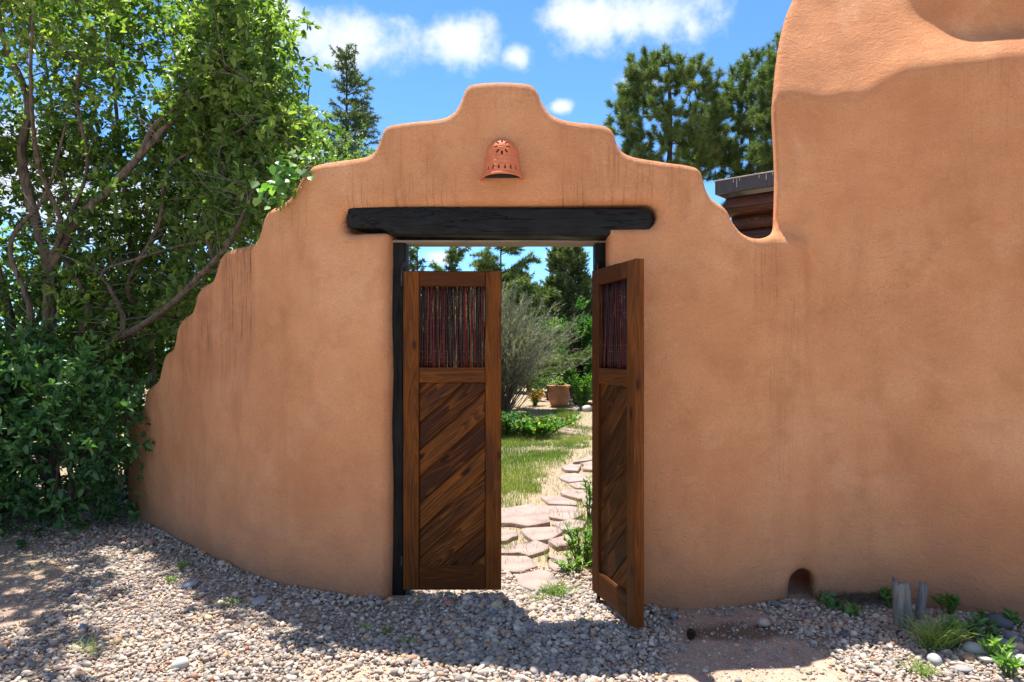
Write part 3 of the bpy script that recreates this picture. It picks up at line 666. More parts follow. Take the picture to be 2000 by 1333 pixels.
# ---------------------------------------------------------------- gate frame: lintel and posts
def make_frame():
    root = empty("gateway_timbers", (0, 4.1, 0)); tag(root, "black timber lintel and posts framing the gate opening", "gateway")
    # lintel: rounded, slightly bowed beam along the wall
    a = Acc(); lu0, lu1 = u_of(667), u_of(1281); n = 60; prof = []
    us = np.linspace(lu0, lu1, n); k = 24
    zt = np.array([np.interp(x, [lu0, u_of(980), lu1], [uz(680, 403)[1], uz(980, 403.5)[1], uz(1276, 406)[1]]) for x in us])
    zb = np.interp(us, [lu0, u_of(742), u_of(762), u_of(980), u_of(1190), u_of(1212), lu1], [uz(680, 444)[1], uz(742, 446)[1], uz(762, 459)[1], uz(980, 459)[1], uz(1190, 460)[1], uz(1212, 450)[1], uz(1276, 449)[1]])
    V = []
    r0 = random.Random(2)
    for i, u in enumerate(us):
        e = min(us[i] - lu0, lu1 - us[i]); s = math.sqrt(max(0.0, 1 - max(0, 1 - e / 0.045) ** 2)) * 0.985 + 0.015
        zc = (zt[i] + zb[i]) / 2; hh = (zt[i] - zb[i]) / 2 * s; d0 = 0.022 + 0.004 * math.sin(u * 4); d1 = 0.285; dc = (d0 + d1) / 2; hd = (d1 - d0) / 2 * (0.8 + 0.2 * s)
        for q in range(k):
            t = 2 * math.pi * q / k; cx, cz = math.cos(t), math.sin(t); ex = 0.16
            V.append((u, dc + hd * math.copysign(abs(cx) ** ex, cx), zc + hh * math.copysign(abs(cz) ** ex, cz) + 0.0015 * r0.uniform(-1, 1)))
    V = np.array(V); W = to_world(V[:, 0], V[:, 1], V[:, 2])
    i = np.arange(n - 1)[:, None] * k; j = np.arange(k)[None, :]; j2 = (j + 1) % k
    Q = np.stack([i + j, i + k + j, i + k + j2, i + j2], -1).reshape(-1, 4)
    bmv = np.vstack([W, W[:k].mean(0), W[-k:].mean(0)]); T = np.array([[n * k, q, (q + 1) % k] for q in range(k)] + [[n * k + 1, (n - 1) * k + (q + 1) % k, (n - 1) * k + q] for q in range(k)])
    a.add(bmv - np.array([0, 4.1, 0]), Q, T)
    obj("lintel", a.build("lintel", M['black'], True), root)
    # sawn, unpainted soffit board under the lintel
    x0, x1 = -0.71, 0.555
    bm = prism([(x0, -0.006), (x1, -0.006), (x1, 0.006), (x0, 0.006)], -0.07, 0.115, 0.002); bm_obj("soffit_board", bm, M['raw_beam'], root, (0, 0, Z_LB - 0.010))
    for (xa, xb) in ((-0.765, -0.632), (0.496, 0.575)):
        r = random.Random(int(xa * 100)); a = Acc(); zs = np.linspace(-0.05, Z_LB - 0.017, 24); V = []; k = 16
        for z in zs:
            for q in range(k):
                t = 2 * math.pi * q / k + 0.2; cx, cy = math.cos(t), math.sin(t)
                V.append(((xa + xb) / 2 + (xb - xa) / 2 * math.copysign(abs(cx) ** 0.3, cx) + 0.0012 * math.sin(q * 3 + z), 0.03 + 0.075 * math.copysign(abs(cy) ** 0.3, cy), z))
        i = np.arange(23)[:, None] * k; j = np.arange(k)[None, :]; j2 = (j + 1) % k
        a.add(V, np.stack([i + j, i + j2, i + k + j2, i + k + j], -1).reshape(-1, 4))
        obj("post", a.build("post", M['black_post'], True), root)
        b = Acc(); xx = xb - 0.01 if xa < 0 else xa + 0.012
        tube(b, [(xx, -0.055, 1.985), (xx, -0.055, 1.93)], 0.011, 8); tube(b, [(xx - 0.02, -0.055, 1.955), (xx + 0.02, -0.055, 1.955)], 0.006, 6)
        obj("pintle", b.build("pintle", M['iron'], True), root)
make_frame()

# ---------------------------------------------------------------- terracotta wall light
def make_sconce():
    u, zb = uz(981, 349)[0], CH + (HY - 345) / F * 3.78; base = to_world(np.array([u]), np.array([0.0]), np.array([zb]))[0]
    root = empty("wall_light", base + np.array([0, 0.012, 0])); tag(root, "terracotta half-bell wall light with sun-shaped slots above the lintel", "wall light")
    H = 0.232; NT_, NZ = 190, 110
    th = np.linspace(-math.pi / 2 - 0.05, math.pi / 2 + 0.05, NT_); s = np.linspace(0, 1, NZ)
    # profile: wide rim, gently tapering, domed top
    def rad(t): return np.where(t < 0.55, 0.116 - 0.022 * (t / 0.55) ** 1.2, 0.094 * np.sqrt(np.maximum(0, 1 - ((t - 0.55) / 0.45) ** 2.3)) + 0.0005)
    T, S_ = np.meshgrid(th, s, indexing='ij'); R = rad(S_) + 0.0006 * np.sin(S_ * 60) * (S_ < 0.7) + np.where(S_ < 0.06, 0.005, 0)
    X = R * np.sin(T); Y = -R * np.cos(T) * 1.45; Z = S_ * H
    def grid(off):
        Rr = R - off; return np.stack([Rr * np.sin(T), -Rr * np.cos(T) * 1.45, Z - off * np.clip((S_ - 0.5) * 2, 0, 1)], -1)
    cxm = (T[:-1, :-1] + T[1:, 1:]) / 2; czm = (Z[:-1, :-1] + Z[1:, 1:]) / 2; rm = (R[:-1, :-1] + R[1:, 1:]) / 2
    lat = rm * np.sin(cxm); keep = np.ones(cxm.shape, bool)
    zc = 0.158
    for i in range(8):                              # rays of the sun
        a = i * math.pi / 4 + math.pi / 2; ux, uy = math.cos(a), math.sin(a); al = lat * ux + (czm - zc) * uy; ac = -lat * uy + (czm - zc) * ux
        lo, hi = (0.024, 0.046)
        keep &= ~((np.abs(al - (lo + hi) / 2) < (hi - lo) / 2) & (np.abs(ac) < 0.0052) & (np.cos(cxm) > 0.3))
    for k in range(-5, 6):                          # slots above the rim
        t0 = (k + 0.5) * 0.31
        if abs(t0) > 1.5: continue
        keep &= ~(((cxm - t0) ** 2 / (0.05) ** 2 + (czm - 0.043) ** 2 / 0.0155 ** 2) < 1)
    i = np.arange(NT_ - 1)[:, None] * NZ; j = np.arange(NZ - 1)[None, :]
    Q = np.stack([i + j, i + NZ + j, i + NZ + j + 1, i + j + 1], -1)[keep]
    me = mesh_np("shade", grid(0).reshape(-1, 3), [Q], M['terracotta'], True)
    o = obj("shade", me, root); md = o.modifiers.new("thick", 'SOLIDIFY'); md.thickness = 0.007; md.offset = -1
    b = Acc(); rim = np.array([[0.1185 * math.sin(t), -0.1185 * 1.45 * math.cos(t), 0.004] for t in np.linspace(-1.55, 1.55, 60)]); tube(b, rim, 0.0062, 8)
    obj("rim", b.build("rim", M['terracotta'], True), o)
    bm_obj('added_dark_plate', prism([(-0.1, 0.01), (0.1, 0.01), (0.085, 0.13), (0.05, 0.19), (-0.05, 0.19), (-0.085, 0.13)], -0.028, -0.02, 0.002), M['iron'], root)  # added dark plate, stands in for the shaded hollow behind the slots
    b = Acc(); sk_ = Acc(); tube(sk_, [(0, -0.02, 0.09), (0, -0.05, 0.09)], 0.02, 12); pts = [(0, -0.05, 0.09), (0, -0.056, 0.09), (0, -0.075, 0.09), (0, -0.095, 0.09), (0, -0.105, 0.09)]
    tube(b, pts, [0.012, 0.02, 0.028, 0.02, 0.004], 12); bl = obj("bulb", b.build("bulb", m_simple("frosted_bulb", (0.6, 0.58, 0.52), (0.7, 0.68, 0.62), 5, 0.4), True), root)
    obj("socket", sk_.build("socket", M['iron'], True), bl)
make_sconce()

# ---------------------------------------------------------------- timber outbuilding seen through the notch
def make_shed():
    A = np.array([402 / F * 7.0, 7.0]); B = np.array([512 / F * 6.63, 6.63]); e = unit(B - A); ang = math.atan2(e[1], e[0]); zr = CH + (HY - 358) / F * 7.0
    root = empty("timber_outbuilding", (A[0], A[1], 0), ang); tag(root, "dark timber outbuilding with grey metal roof edge behind the notch", "building")
    L = 3.2; fh = 0.118
    plank("roof", 0, zr - 0.02, L, zr + 0.02, 0.02, 2.4, M['fascia'], root); plank("fascia", -0.005, zr - fh, L, zr + 0.012, -0.02, 0.018, M['fascia'], root); plank("end_fascia", -0.024, zr - fh, -0.004, zr + 0.012, -0.018, 2.4, M['fascia'], root)
    white = m_simple("white_drips", (0.42, 0.40, 0.37), (0.6, 0.58, 0.55), 20)
    plank("roof_edge", -0.03, zr + 0.013, L, zr + 0.024, -0.03, 0.05, white, root, bev=0.002)
    for x, l in ((0.17, 0.035), (0.205, 0.085), (0.235, 0.025), (0.43, 0.03), (0.50, 0.06), (0.56, 0.02)):
        plank("drip", x, zr + 0.008 - l, x + 0.006, zr + 0.010, -0.0235, -0.0205, white, root, bev=0.0005)
    zz = zr - fh - 0.02
    for i, hgt in enumerate((0.20, 0.16, 0.17, 0.19, 0.19, 0.19, 0.19, 0.19, 0.2, 0.2, 0.2, 0.2)):
        back = 0.06 if i != 1 else 0.16
        x0 = 0.05 + 0.02 * (i % 2)
        a = Acc(); n = 16; k = 14; V = []
        xs = np.linspace(x0, L, n)
        for x in xs:
            for q in range(k):
                t = 2 * math.pi * q / k; c, s = math.cos(t), math.sin(t)
                V.append((x, back + 0.1 + 0.1 * math.copysign(abs(c) ** 0.6, c), zz - hgt / 2 + (hgt / 2 - 0.004) * math.copysign(abs(s) ** 0.6, s)))
        ii = np.arange(n - 1)[:, None] * k; j = np.arange(k)[None, :]; j2 = (j + 1) % k
        V = np.vstack([V, np.mean(V[:k], 0)]); a.add(V, np.stack([ii + j, ii + k + j, ii + k + j2, ii + j2], -1).reshape(-1, 4), np.array([[n * k, q, (q + 1) % k] for q in range(k)]))
        obj("log", a.build("log", M['log'], True), root); zz -= hgt
    bm = prism([(0.06, 0.0), (L, 0.0), (L, zr - fh), (0.06, zr - fh)], 0.2, 0.36, 0.003); bm_obj("wall", bm, M['log'], root)
make_shed()
    # (end of the built structures)
# ---------------------------------------------------------------- gravel: instanced pebbles
def stone_mesh(name, seed, mat, sub=1, flat=0.6, rough=0.18):
    r = np.random.default_rng(seed); bm = bmesh.new(); bmesh.ops.create_icosphere(bm, subdivisions=sub, radius=1)
    d1 = rnd_unit(7, r); am = r.uniform(-rough, rough, 7); sc = np.array([1, r.uniform(0.68, 0.92), flat * r.uniform(0.8, 1.2)])
    for v in bm.verts:
        p = np.array(v.co); f = 1 + sum(a * (p @ d) ** 2 * np.sign(p @ d) for a, d in zip(am, d1)); v.co = Vector(p * f * sc)
    me = bpy.data.meshes.new(name); bm.to_mesh(me); bm.free(); me.materials.append(mat); me.polygons.foreach_set("use_smooth", [True] * len(me.polygons))
    return me
def scatter(name, label, pts, rot, scl, meshes, cat=None):
    """one object of kind stuff: instances of a few small meshes on given points"""
    c = bpy.data.collections.new(name + "_shapes")
    for me in meshes: c.objects.link(bpy.data.objects.new(me.name, me))
    me = bpy.data.meshes.new(name); n = len(pts); me.vertices.add(n); me.vertices.foreach_set("co", np.asarray(pts, np.float32).ravel())
    for nm, arr in (("rot", rot), ("scl", scl)):
        a = me.attributes.new(nm, 'FLOAT_VECTOR', 'POINT'); a.data.foreach_set("vector", np.asarray(arr, np.float32).ravel())
    a = me.attributes.new("pick", 'INT', 'POINT'); a.data.foreach_set("value", RNG.integers(0, len(meshes), n).astype(np.int32))
    o = obj(name, me); o["kind"] = "stuff"; o["label"] = label
    ng = bpy.data.node_groups.new(name, 'GeometryNodeTree'); ng.interface.new_socket("Geometry", in_out='INPUT', socket_type='NodeSocketGeometry'); ng.interface.new_socket("Geometry", in_out='OUTPUT', socket_type='NodeSocketGeometry')
    N, L = ng.nodes, ng.links; gi = N.new("NodeGroupInput"); go = N.new("NodeGroupOutput"); ip = N.new("GeometryNodeInstanceOnPoints"); ci = N.new("GeometryNodeCollectionInfo")
    ci.inputs['Collection'].default_value = c; ci.inputs['Separate Children'].default_value = True; ci.inputs['Reset Children'].default_value = True
    def na(nm, ty):
        q = N.new("GeometryNodeInputNamedAttribute"); q.data_type = ty; q.inputs['Name'].default_value = nm; return q.outputs['Attribute']
    er = N.new("FunctionNodeEulerToRotation"); L.new(na("rot", 'FLOAT_VECTOR'), er.inputs[0])
    L.new(gi.outputs[0], ip.inputs['Points']); L.new(ci.outputs[0], ip.inputs['Instance']); ip.inputs['Pick Instance'].default_value = True
    L.new(na("pick", 'INT'), ip.inputs['Instance Index']); L.new(er.outputs[0], ip.inputs['Rotation']); L.new(na("scl", 'FLOAT_VECTOR'), ip.inputs['Scale']); L.new(ip.outputs[0], go.inputs[0])
    md = o.modifiers.new("scatter", 'NODES'); md.node_group = ng
    return o

def front_D(px): return np.interp(px, PPX, PATH[:, 1])
def in_front(x, y, pad=0.0):
    """ground that is not under a wall: in front of it, inside the opening, or beyond its left end"""
    px = 1000 + x / y * F; fd = front_D(px)
    return (y < fd - pad) | ((x > -0.63) & (x < 0.5) & (y < 4.6)) | ((px < 246))
def dirt_mask(x, y):
    """1 = bare dirt, 0 = full gravel"""
    px = 1000 + x / y * F; py = HY + CH * F / y
    w = 26 * vn1(x * 3.1, y * 3.1) + 12 * vn2(x * 9, y * 9)
    m = np.zeros_like(x)
    a = np.hypot((px + w * 1.5 + 10) / 135, (py + w - 1110) / 90); m = np.maximum(m, np.clip((1.3 - a) * 2, 0, 0.9))
    s = (py - 1195) / 130; c = 1420 + 60 * s; hw = 105 + 75 * s
    a = np.abs(px + w * 1.3 - c) / np.maximum(hw, 40); m = np.maximum(m, np.clip((1.25 - a) * 1.9, 0, 0.93) * np.clip((py + w - 1196) / 16, 0, 1))
    m = np.maximum(m, np.clip(0.25 + 0.55 * vn3(x * 1.6 + 4, y * 1.6), 0, 0.4) * (px < 1100))
    m = np.maximum(m, np.clip((np.hypot((px + w - 575) / 60, (py + 0.5 * w - 1195) / 25) < 1) * 0.6, 0, 1))
    m = np.maximum(m, np.clip((np.hypot((px + w - 700) / 120, (py + 0.5 * w - 1320) / 30) < 1) * 0.6, 0, 1))
    return m
def in_poly(poly, x, y):
    s = np.zeros(len(x), bool); n = len(poly)
    for i in range(n):
        a, b = poly[i], poly[(i + 1) % n]
        if a[1] != b[1]: s ^= ((a[1] > y) != (b[1] > y)) & (x < (b[0] - a[0]) * (y - a[1]) / (b[1] - a[1]) + a[0])
    return s

FLAGS = [[(770, 510), (960, 480), (1055, 565), (1045, 598), (930, 618), (830, 600), (700, 600), (690, 545)], [(965, 488), (1200, 492), (1260, 548), (1185, 578), (1068, 562), (1005, 535)], [(1010, 430), (1110, 424), (1240, 465), (1222, 486), (1060, 478)],
         [(1120, 400), (1180, 388), (1340, 395), (1335, 430), (1235, 448), (1140, 418)], [(1062, 602), (1200, 578), (1285, 592), (1262, 622), (1190, 646), (1130, 636)], [(870, 636), (1105, 620), (1135, 655), (1060, 700), (960, 706), (910, 680)],
         [(700, 632), (860, 650), (842, 682), (770, 710), (680, 700)], [(1042, 706), (1200, 668), (1215, 700), (1192, 732), (1110, 752)], [(640, 745), (765, 738), (960, 708), (1045, 735), (1048, 762), (940, 800), (860, 788), (660, 790)],
         [(700, 802), (890, 806), (958, 832), (958, 872), (880, 905), (770, 895), (700, 870)], [(1050, 820), (1110, 805), (1200, 830), (1192, 872), (1100, 902), (1040, 872)], [(842, 932), (960, 892), (1070, 906), (1125, 952), (1060, 1012), (930, 1014), (848, 966)],
         [(1182, 345), (1260, 335), (1330, 350), (1330, 380), (1230, 372)], [(1115, 312), (1200, 281), (1290, 300), (1300, 327), (1182, 340)], [(1132, 242), (1200, 228), (1250, 242), (1230, 268), (1150, 262)],
         [(1255, 222), (1330, 205), (1335, 262), (1272, 254)], [(1262, 440), (1360, 440), (1370, 482), (1282, 484)], [(1200, 212), (1258, 190), (1335, 168), (1335, 195), (1262, 206)], [(1290, 505), (1380, 500), (1400, 545), (1320, 560)], [(1345, 215), (1420, 190), (1440, 225), (1370, 245)],
         [(1350, 160), (1430, 150), (1440, 172), (1360, 185)], [(1340, 300), (1420, 290), (1430, 340), (1350, 345)], [(560, 560), (670, 540), (680, 600), (640, 640), (560, 620)]]
FLAG_POLY = [[tuple(G(740 + x * 0.3151, 840 + y * 0.3151)[:2]) for x, y in s] for s in FLAGS]
def make_gravel():
    n = 290000; x = RNG.uniform(-4.9, 3.1, n); y = RNG.uniform(2.3, 7.4, n)
    px = 1000 + x / y * F
    ok = in_front(x, y, 0.008) & (RNG.random(n) > dirt_mask(x, y)) & (y < np.where(px < 247, 7.2 - 0.35 * np.clip(-x - 3, 0, 3), 9))
    ok &= ~((y > 4.25) & (x > -0.7) & (RNG.random(n) < np.clip((y - 4.25) / 0.3, 0, 1)) & (px > 760))
    for fp in FLAG_POLY: ok &= ~in_poly(fp, x, y)
    x, y = x[ok], y[ok]; n = len(x)
    r = np.exp(RNG.normal(math.log(0.0068), 0.46, n)); r = np.clip(r, 0.003, 0.021)
    big = np.clip(1 - np.abs(px[ok] - 1000) / 320, 0, 1); r *= 1 + 0.28 * big
    lift = RNG.uniform(0, 0.014, n) * (1 - dirt_mask(x, y))
    mound = 0.035 * np.exp(-((y - front_D(1000 + x / y * F) + 0.05) / 0.10) ** 2) * (np.abs(x) > 0.75) * (1000 + x / y * F < 1280)
    z = ground_z(x, y) + r * 0.25 + lift + mound * 0.4
    rot = np.stack([RNG.normal(0, 0.35, n), RNG.normal(0, 0.35, n), RNG.uniform(0, 6.28, n)], 1)
    scl = r[:, None] * np.stack([RNG.uniform(0.9, 1.35, n), RNG.uniform(0.85, 1.15, n), RNG.uniform(0.75, 1.15, n)], 1)
    scatter("gravel", "mixed grey, tan and white river gravel covering the ground before the gate", np.stack([x, y, z], 1), rot, scl, [stone_mesh("pebble", 100 + i, M['pebble'], 2, 0.66, 0.15) for i in range(10)])
    # fine grit on the dirt
    n = 34000; x = RNG.uniform(-4.6, 3.0, n); y = RNG.uniform(2.4, 6.4, n); ok = in_front(x, y, 0.01); x, y = x[ok], y[ok]; n = len(x); r = RNG.uniform(0.0016, 0.005, n)
    scatter("fine_gravel", "fine grit scattered over the bare dirt between the pebbles", np.stack([x, y, ground_z(x, y) + r * 0.4], 1), np.stack([RNG.uniform(0, 6, n)] * 3, 1), np.stack([r, r, r], 1), [stone_mesh("grit", 130 + i, M['pebble'], 1, 0.75, 0.2) for i in range(4)])
make_gravel()

# ---------------------------------------------------------------- single stones that stand out of the gravel
def cobble(px, py, w, colour, label, flat=0.55, seed=0, sink=0.55):
    g = G(px, py); R = w / 2 / F * g[1]
    key = 'cob_%.3f_%.3f_%.3f' % colour
    if key not in M: M[key] = m_cobble("stone_surface", colour)
    me = stone_mesh("river_stone", 500 + seed, M[key], 3, flat, 0.2)
    o = obj("river_stone", me, None, (g[0], g[1], float(ground_z(g[0], g[1])) + R * flat * sink + 0.012), (RNG.normal(0, .12), RNG.normal(0, .12), RNG.uniform(0, 6.28)))
    o.scale = (R, R, R); tag(o, label, "stone", "stones that stand out of the gravel")
GREY, DARK, WHITE, TAN, PINK, ORANGE, RED, BLUE, BROWN = (0.25, 0.24, 0.235), (0.10, 0.10, 0.11), (0.47, 0.44, 0.39), (0.46, 0.36, 0.25), (0.44, 0.27, 0.21), (0.50, 0.26, 0.11), (0.36, 0.12, 0.08), (0.20, 0.22, 0.25), (0.24, 0.15, 0.11)
for i, a in enumerate([
    (1951, 1226, 46, DARK, "large dark grey boulder at the foot of the house wall by the grass tuft"), (1976, 1254, 36, (0.16, 0.155, 0.17), "dark round stone next to the cream stone at the lower right"),
    (1949, 1251, 24, (0.50, 0.42, 0.32), "cream egg-shaped stone in front of the large dark boulder"), (1986, 1275, 26, PINK, "pinkish-orange stone near the right edge below the dark round stone"),
    (1899, 1276, 40, WHITE, "large white stone beside the bright green weed"), (1891, 1291, 22, (0.40, 0.24, 0.12), "small amber stone below the large white stone"),
    (1919, 1264, 28, GREY, "grey stone between the white stone and the dark leaf plant"), (1925, 1294, 32, (0.52, 0.47, 0.42), "pale flat stone below the white stone"),
    (1958, 1270, 34, (0.22, 0.215, 0.22), "long grey stone below the cream egg-shaped stone"), (1990, 1300, 36, (0.34, 0.33, 0.34), "blue-grey stone in the lower right corner"),
    (1825, 1301, 32, (0.33, 0.335, 0.35), "bluish grey stone beside the small lit grass tuft"), (1876, 1314, 34, GREY, "grey flat stone in front of the amber stone"),
    (1746, 1239, 26, BROWN, "brown stone at the foot of the grey wooden stump"), (1727, 1219, 26, (0.42, 0.34, 0.27), "tan flat stone on the slope before the grey stump"),
    (1489, 1229, 28, (0.40, 0.33, 0.27), "buff angular stone at the edge of the dirt patch"), (1313, 1213, 22, (0.19, 0.215, 0.23), "blue-grey smooth stone lying on dirt under the right wall"),
    (1650, 1252, 18, DARK, "small dark stone in the gravel halfway to the stump"), (1513, 1189, 18, (0.14, 0.145, 0.15), "small dark stone at the foot of the wall near the drain"),
    (372, 1145, 34, (0.30, 0.30, 0.325), "flat slate-grey slab near the paired grass sprouts"), (506, 1180, 40, (0.31, 0.30, 0.31), "broad flat grey stone on the gravel before the left wall"),
    (238, 966, 34, (0.42, 0.36, 0.30), "pale rock under the bush at the wall's outer end"), (290, 1069, 22, PINK, "pink stone in the upper left gravel"),
    (266, 1085, 18, TAN, "tan stone left of the pink stone in the gravel"), (163, 1231, 20, BLUE, "blue stone at the edge of the left dirt patch"), (226, 1164, 20, (0.20, 0.12, 0.10), "rust-brown stone in the middle of the left gravel"),
    (355, 1309, 34, WHITE, "largest white stone at the bottom left of the gravel"), (482, 1274, 14, RED, "small brick-red stone in the bottom left gravel"), (408, 1218, 18, (0.50, 0.40, 0.22), "small yellow stone in the left gravel"),
    (434, 1110, 20, TAN, "tan stone touching the curved wall's foot"), (446, 1112, 14, ORANGE, "orange stone beside the tan one at the wall's foot"), (394, 1087, 16, ORANGE, "orange stone at the wall's foot above the paired sprouts"),
    (983, 1180, 15, RED, "bright red-orange stone under the closed gate leaf's corner"), (968, 1191, 26, (0.48, 0.36, 0.22), "yellow-tan stone beside the red-orange one below the gate"), (912, 1176, 22, (0.42, 0.36, 0.31), "beige stone below the middle of the closed gate leaf"),
    (877, 1184, 20, (0.38, 0.16, 0.13), "dull red stone below the closed gate leaf"), (1116, 1217, 17, (0.55, 0.36, 0.24), "peach stone in the sunlit gravel"), (1151, 1221, 17, (0.55, 0.40, 0.20), "golden stone in the sunlit gravel by the open leaf"),
    (1220, 1229, 16, (0.42, 0.20, 0.16), "reddish stone in the open leaf's shadow"), (965, 1203, 18, (0.16, 0.17, 0.18), "dark stone just below the yellow-tan one"), (1038, 1198, 14, (0.52, 0.32, 0.20), "small salmon stone in the sunlit gravel"),
    (762, 1178, 16, ORANGE, "orange stone by the foot of the black gate post")]):
    cobble(*a[:5], flat=0.32 if ('flat' in a[4] or 'slab' in a[4]) else 0.62, seed=i)

# ---------------------------------------------------------------- flagstone path
def make_path():
    root = empty("flagstone_path", (0.2, 6, 0)); root["kind"] = "structure"; root["label"] = "path of irregular pink sandstone flags leading from the gate into the garden"
    for k, s in enumerate(FLAGS):
        p = np.array([G(740 + x * 0.3151, 840 + y * 0.3151)[:2] for x, y in s]); q_ = np.empty((2 * len(p), 2)); q_[0::2] = 0.9 * p + 0.1 * np.roll(p, -1, 0); q_[1::2] = 0.1 * p + 0.9 * np.roll(p, -1, 0); p = q_; c = p.mean(0); p = (p - c) * 1.04
        p = p + RNG.normal(0, 0.011, p.shape); n = len(p); h = 0.030 + RNG.uniform(-0.005, 0.008)
        V = np.vstack([np.c_[p, np.full(n, -0.03)], np.c_[p, np.full(n, h - 0.004)], np.c_[p * 0.988, np.full(n, h - 0.001)], np.c_[p * 0.6, np.full(n, h) + RNG.normal(0, 0.0015, n)], [[0, 0, h]]])
        i = np.arange(n); j = (i + 1) % n; Q = np.vstack([np.stack([a * n + i, a * n + j, (a + 1) * n + j, (a + 1) * n + i], 1) for a in range(3)]); T = np.stack([3 * n + i, 3 * n + j, np.full(n, 4 * n)], 1)
        a = Acc(); a.add(V, Q, T); o = obj("flagstone", a.build("flagstone", M['flag']), root); o.location = (c[0] - 0.2, c[1] - 6, 0)
make_path()

# ---------------------------------------------------------------- plants: leaves, needles, branches
LEAF = np.array([(0, 0, 0), (0.32, 0.5, 0.10), (0.72, 0.36, 0.08), (1, 0, -0.06), (0.72, -0.36, 0.08), (0.32, -0.5, 0.10)])
LEAFQ = np.array([[0, 3, 2, 1], [0, 5, 4, 3]])
def leaves(acc, p, t, nrm, L, W, tone):
    n = len(p)
    if n == 0: return
    t = unit(t); b = unit(np.cross(nrm, t)); nn = np.cross(t, b); L = np.broadcast_to(L, (n,)); W = np.broadcast_to(W, (n,))
    V = p[:, None] + LEAF[None, :, 0:1] * (t * L[:, None])[:, None] + LEAF[None, :, 1:2] * (b * W[:, None])[:, None] + LEAF[None, :, 2:3] * (nn * L[:, None])[:, None]
    Q = (LEAFQ[None] + (np.arange(n) * 6)[:, None, None]).reshape(-1, 4)
    acc.add(V.reshape(-1, 3), Q, col=np.repeat(np.clip(tone, 0, 1), 6))
def needles(acc, p, t, L, w, tone):
    """thin triangles from p along t"""
    n = len(p)
    if n == 0: return
    t = unit(t); b = unit(np.cross(t, rnd_unit(n))); L = np.broadcast_to(L, (n,))[:, None]
    V = np.stack([p - b * w / 2, p + b * w / 2, p + t * L], 1)
    acc.add(V.reshape(-1, 3), np.arange(3 * n).reshape(-1, 3), col=np.repeat(np.clip(tone, 0, 1), 3))
def sprigs(acc, base, dirn, n_leaf, length, L, W, tone, r=RNG, droop=0.25, spread=0.9):
    """leafy shoots: n_leaf leaves along each shoot"""
    m = len(base); k = n_leaf; s = r.uniform(0.05, 1.0, (m, k)); d = unit(dirn)
    p = base[:, None] + d[:, None] * (s * length)[..., None]; p[..., 2] -= droop * length * s ** 2
    side = rnd_unit(m * k, r).reshape(m, k, 3); t = unit(d[:, None] * 0.7 + side * spread + np.array([0, 0, -0.15]))
    nr = unit(np.array([0, 0, 1.0]) + 0.75 * rnd_unit(m * k, r).reshape(m, k, 3))
    tn = np.repeat(tone[:, None], k, 1) + r.normal(0, 0.22, (m, k)); sz = r.uniform(0.5, 1.25, m * k)
    leaves(acc, p.reshape(-1, 3), t.reshape(-1, 3), nr.reshape(-1, 3), L * sz, W * sz, tn.ravel())
class Skeleton:
    """branches grown from trunk paths to crown points, each from the nearest existing node"""
    def __init__(s): s.P = []; s.par = []; s.paths = []; s.fixed = {}
    def trunk(s, pts, r0, r1, n=7, start=None):
        q = catmull(pts, n); i0 = len(s.P); rr = np.linspace(r0, r1, len(q)); s.P += list(q); s.par += [start if start is not None else -1] + list(range(i0, i0 + len(q) - 1))
        for i, r in enumerate(rr): s.fixed[i0 + i] = r
        s.paths.append((list(range(i0, i0 + len(q))), True)); return i0
    def grow(s, targets, step=0.22, up=0.12, r=RNG, wob=0.035, order=True):
        if order:
            A = np.array(s.P); dm = np.array([np.min(np.linalg.norm(A - t, axis=1)) for t in targets]); targets = targets[np.argsort(dm)]
        ends = []
        for t in targets:
            A = np.array(s.P); dv = A - t; d2 = (dv ** 2).sum(1) + 1.4 * np.maximum(dv[:, 2], 0) ** 2; k = int(np.argmin(d2)); a = A[k]; L = np.linalg.norm(t - a); n = max(1, int(L / step)); ids = [k]
            for q in range(1, n + 1):
                f = q / n; p = a + (t - a) * f; p = p + r.normal(0, wob, 3) * (f < 1) * min(1, L); p[2] += -up * L * math.sin(math.pi * f)
                s.P.append(p); s.par.append(ids[-1]); ids.append(len(s.P) - 1)
            s.paths.append((ids, False)); ends.append(ids[-1])
        return ends
    def mesh(s, tip=0.003, expo=0.5, k=5, acc_big=None, thick=0.02):
        n = len(s.P); cnt = np.zeros(n); ch = np.zeros(n, int)
        for i in range(n):
            if s.par[i] >= 0: ch[s.par[i]] += 1
        cnt[ch == 0] = 1
        for i in range(n - 1, -1, -1):
            if s.par[i] >= 0: cnt[s.par[i]] += cnt[i]
        R = tip * np.maximum(cnt, 1) ** expo
        for i, r in s.fixed.items(): R[i] = r
        P_ = np.array(s.P); T, B = [], Acc()
        for ids, fx in s.paths:
            rr = R[ids].copy()
            if not fx: rr[0] = min(rr[0], rr[1] * 1.3)
            if fx: T.append(Acc()); tube(T[-1], P_[ids], rr, 9, 0.10)
            else: tube(B, P_[ids], rr, k if rr.max() > 0.008 else 3, 0, cap=False)
        return T, B
def ellipsoid_pts(n, c, r, fill=0.5, seed=None):
    g = RNG if seed is None else np.random.default_rng(seed); d = rnd_unit(n, g); return np.asarray(c) + d * (g.uniform(fill, 1, (n, 1)) ** 0.6) * np.asarray(r)
def plant(name, label, cat, group, parts, loc):
    root = empty(name, loc); tag(root, label, cat, group)
    for nm, accs, mat, sm in parts:
        for acc in (accs if isinstance(accs, list) else [accs]):
            if acc.n == 0: continue
            acc.V = [v - np.asarray(loc, np.float32) for v in acc.V]
            o = obj(nm, acc.build(nm, mat, sm, "tone"), root)
            if nm in ("branch", "twigs", "dead_twigs", "stem", "leaves", "flowers", "blades", "scales"): o["kind"] = "stuff"
    return root
#--SPLIT3--

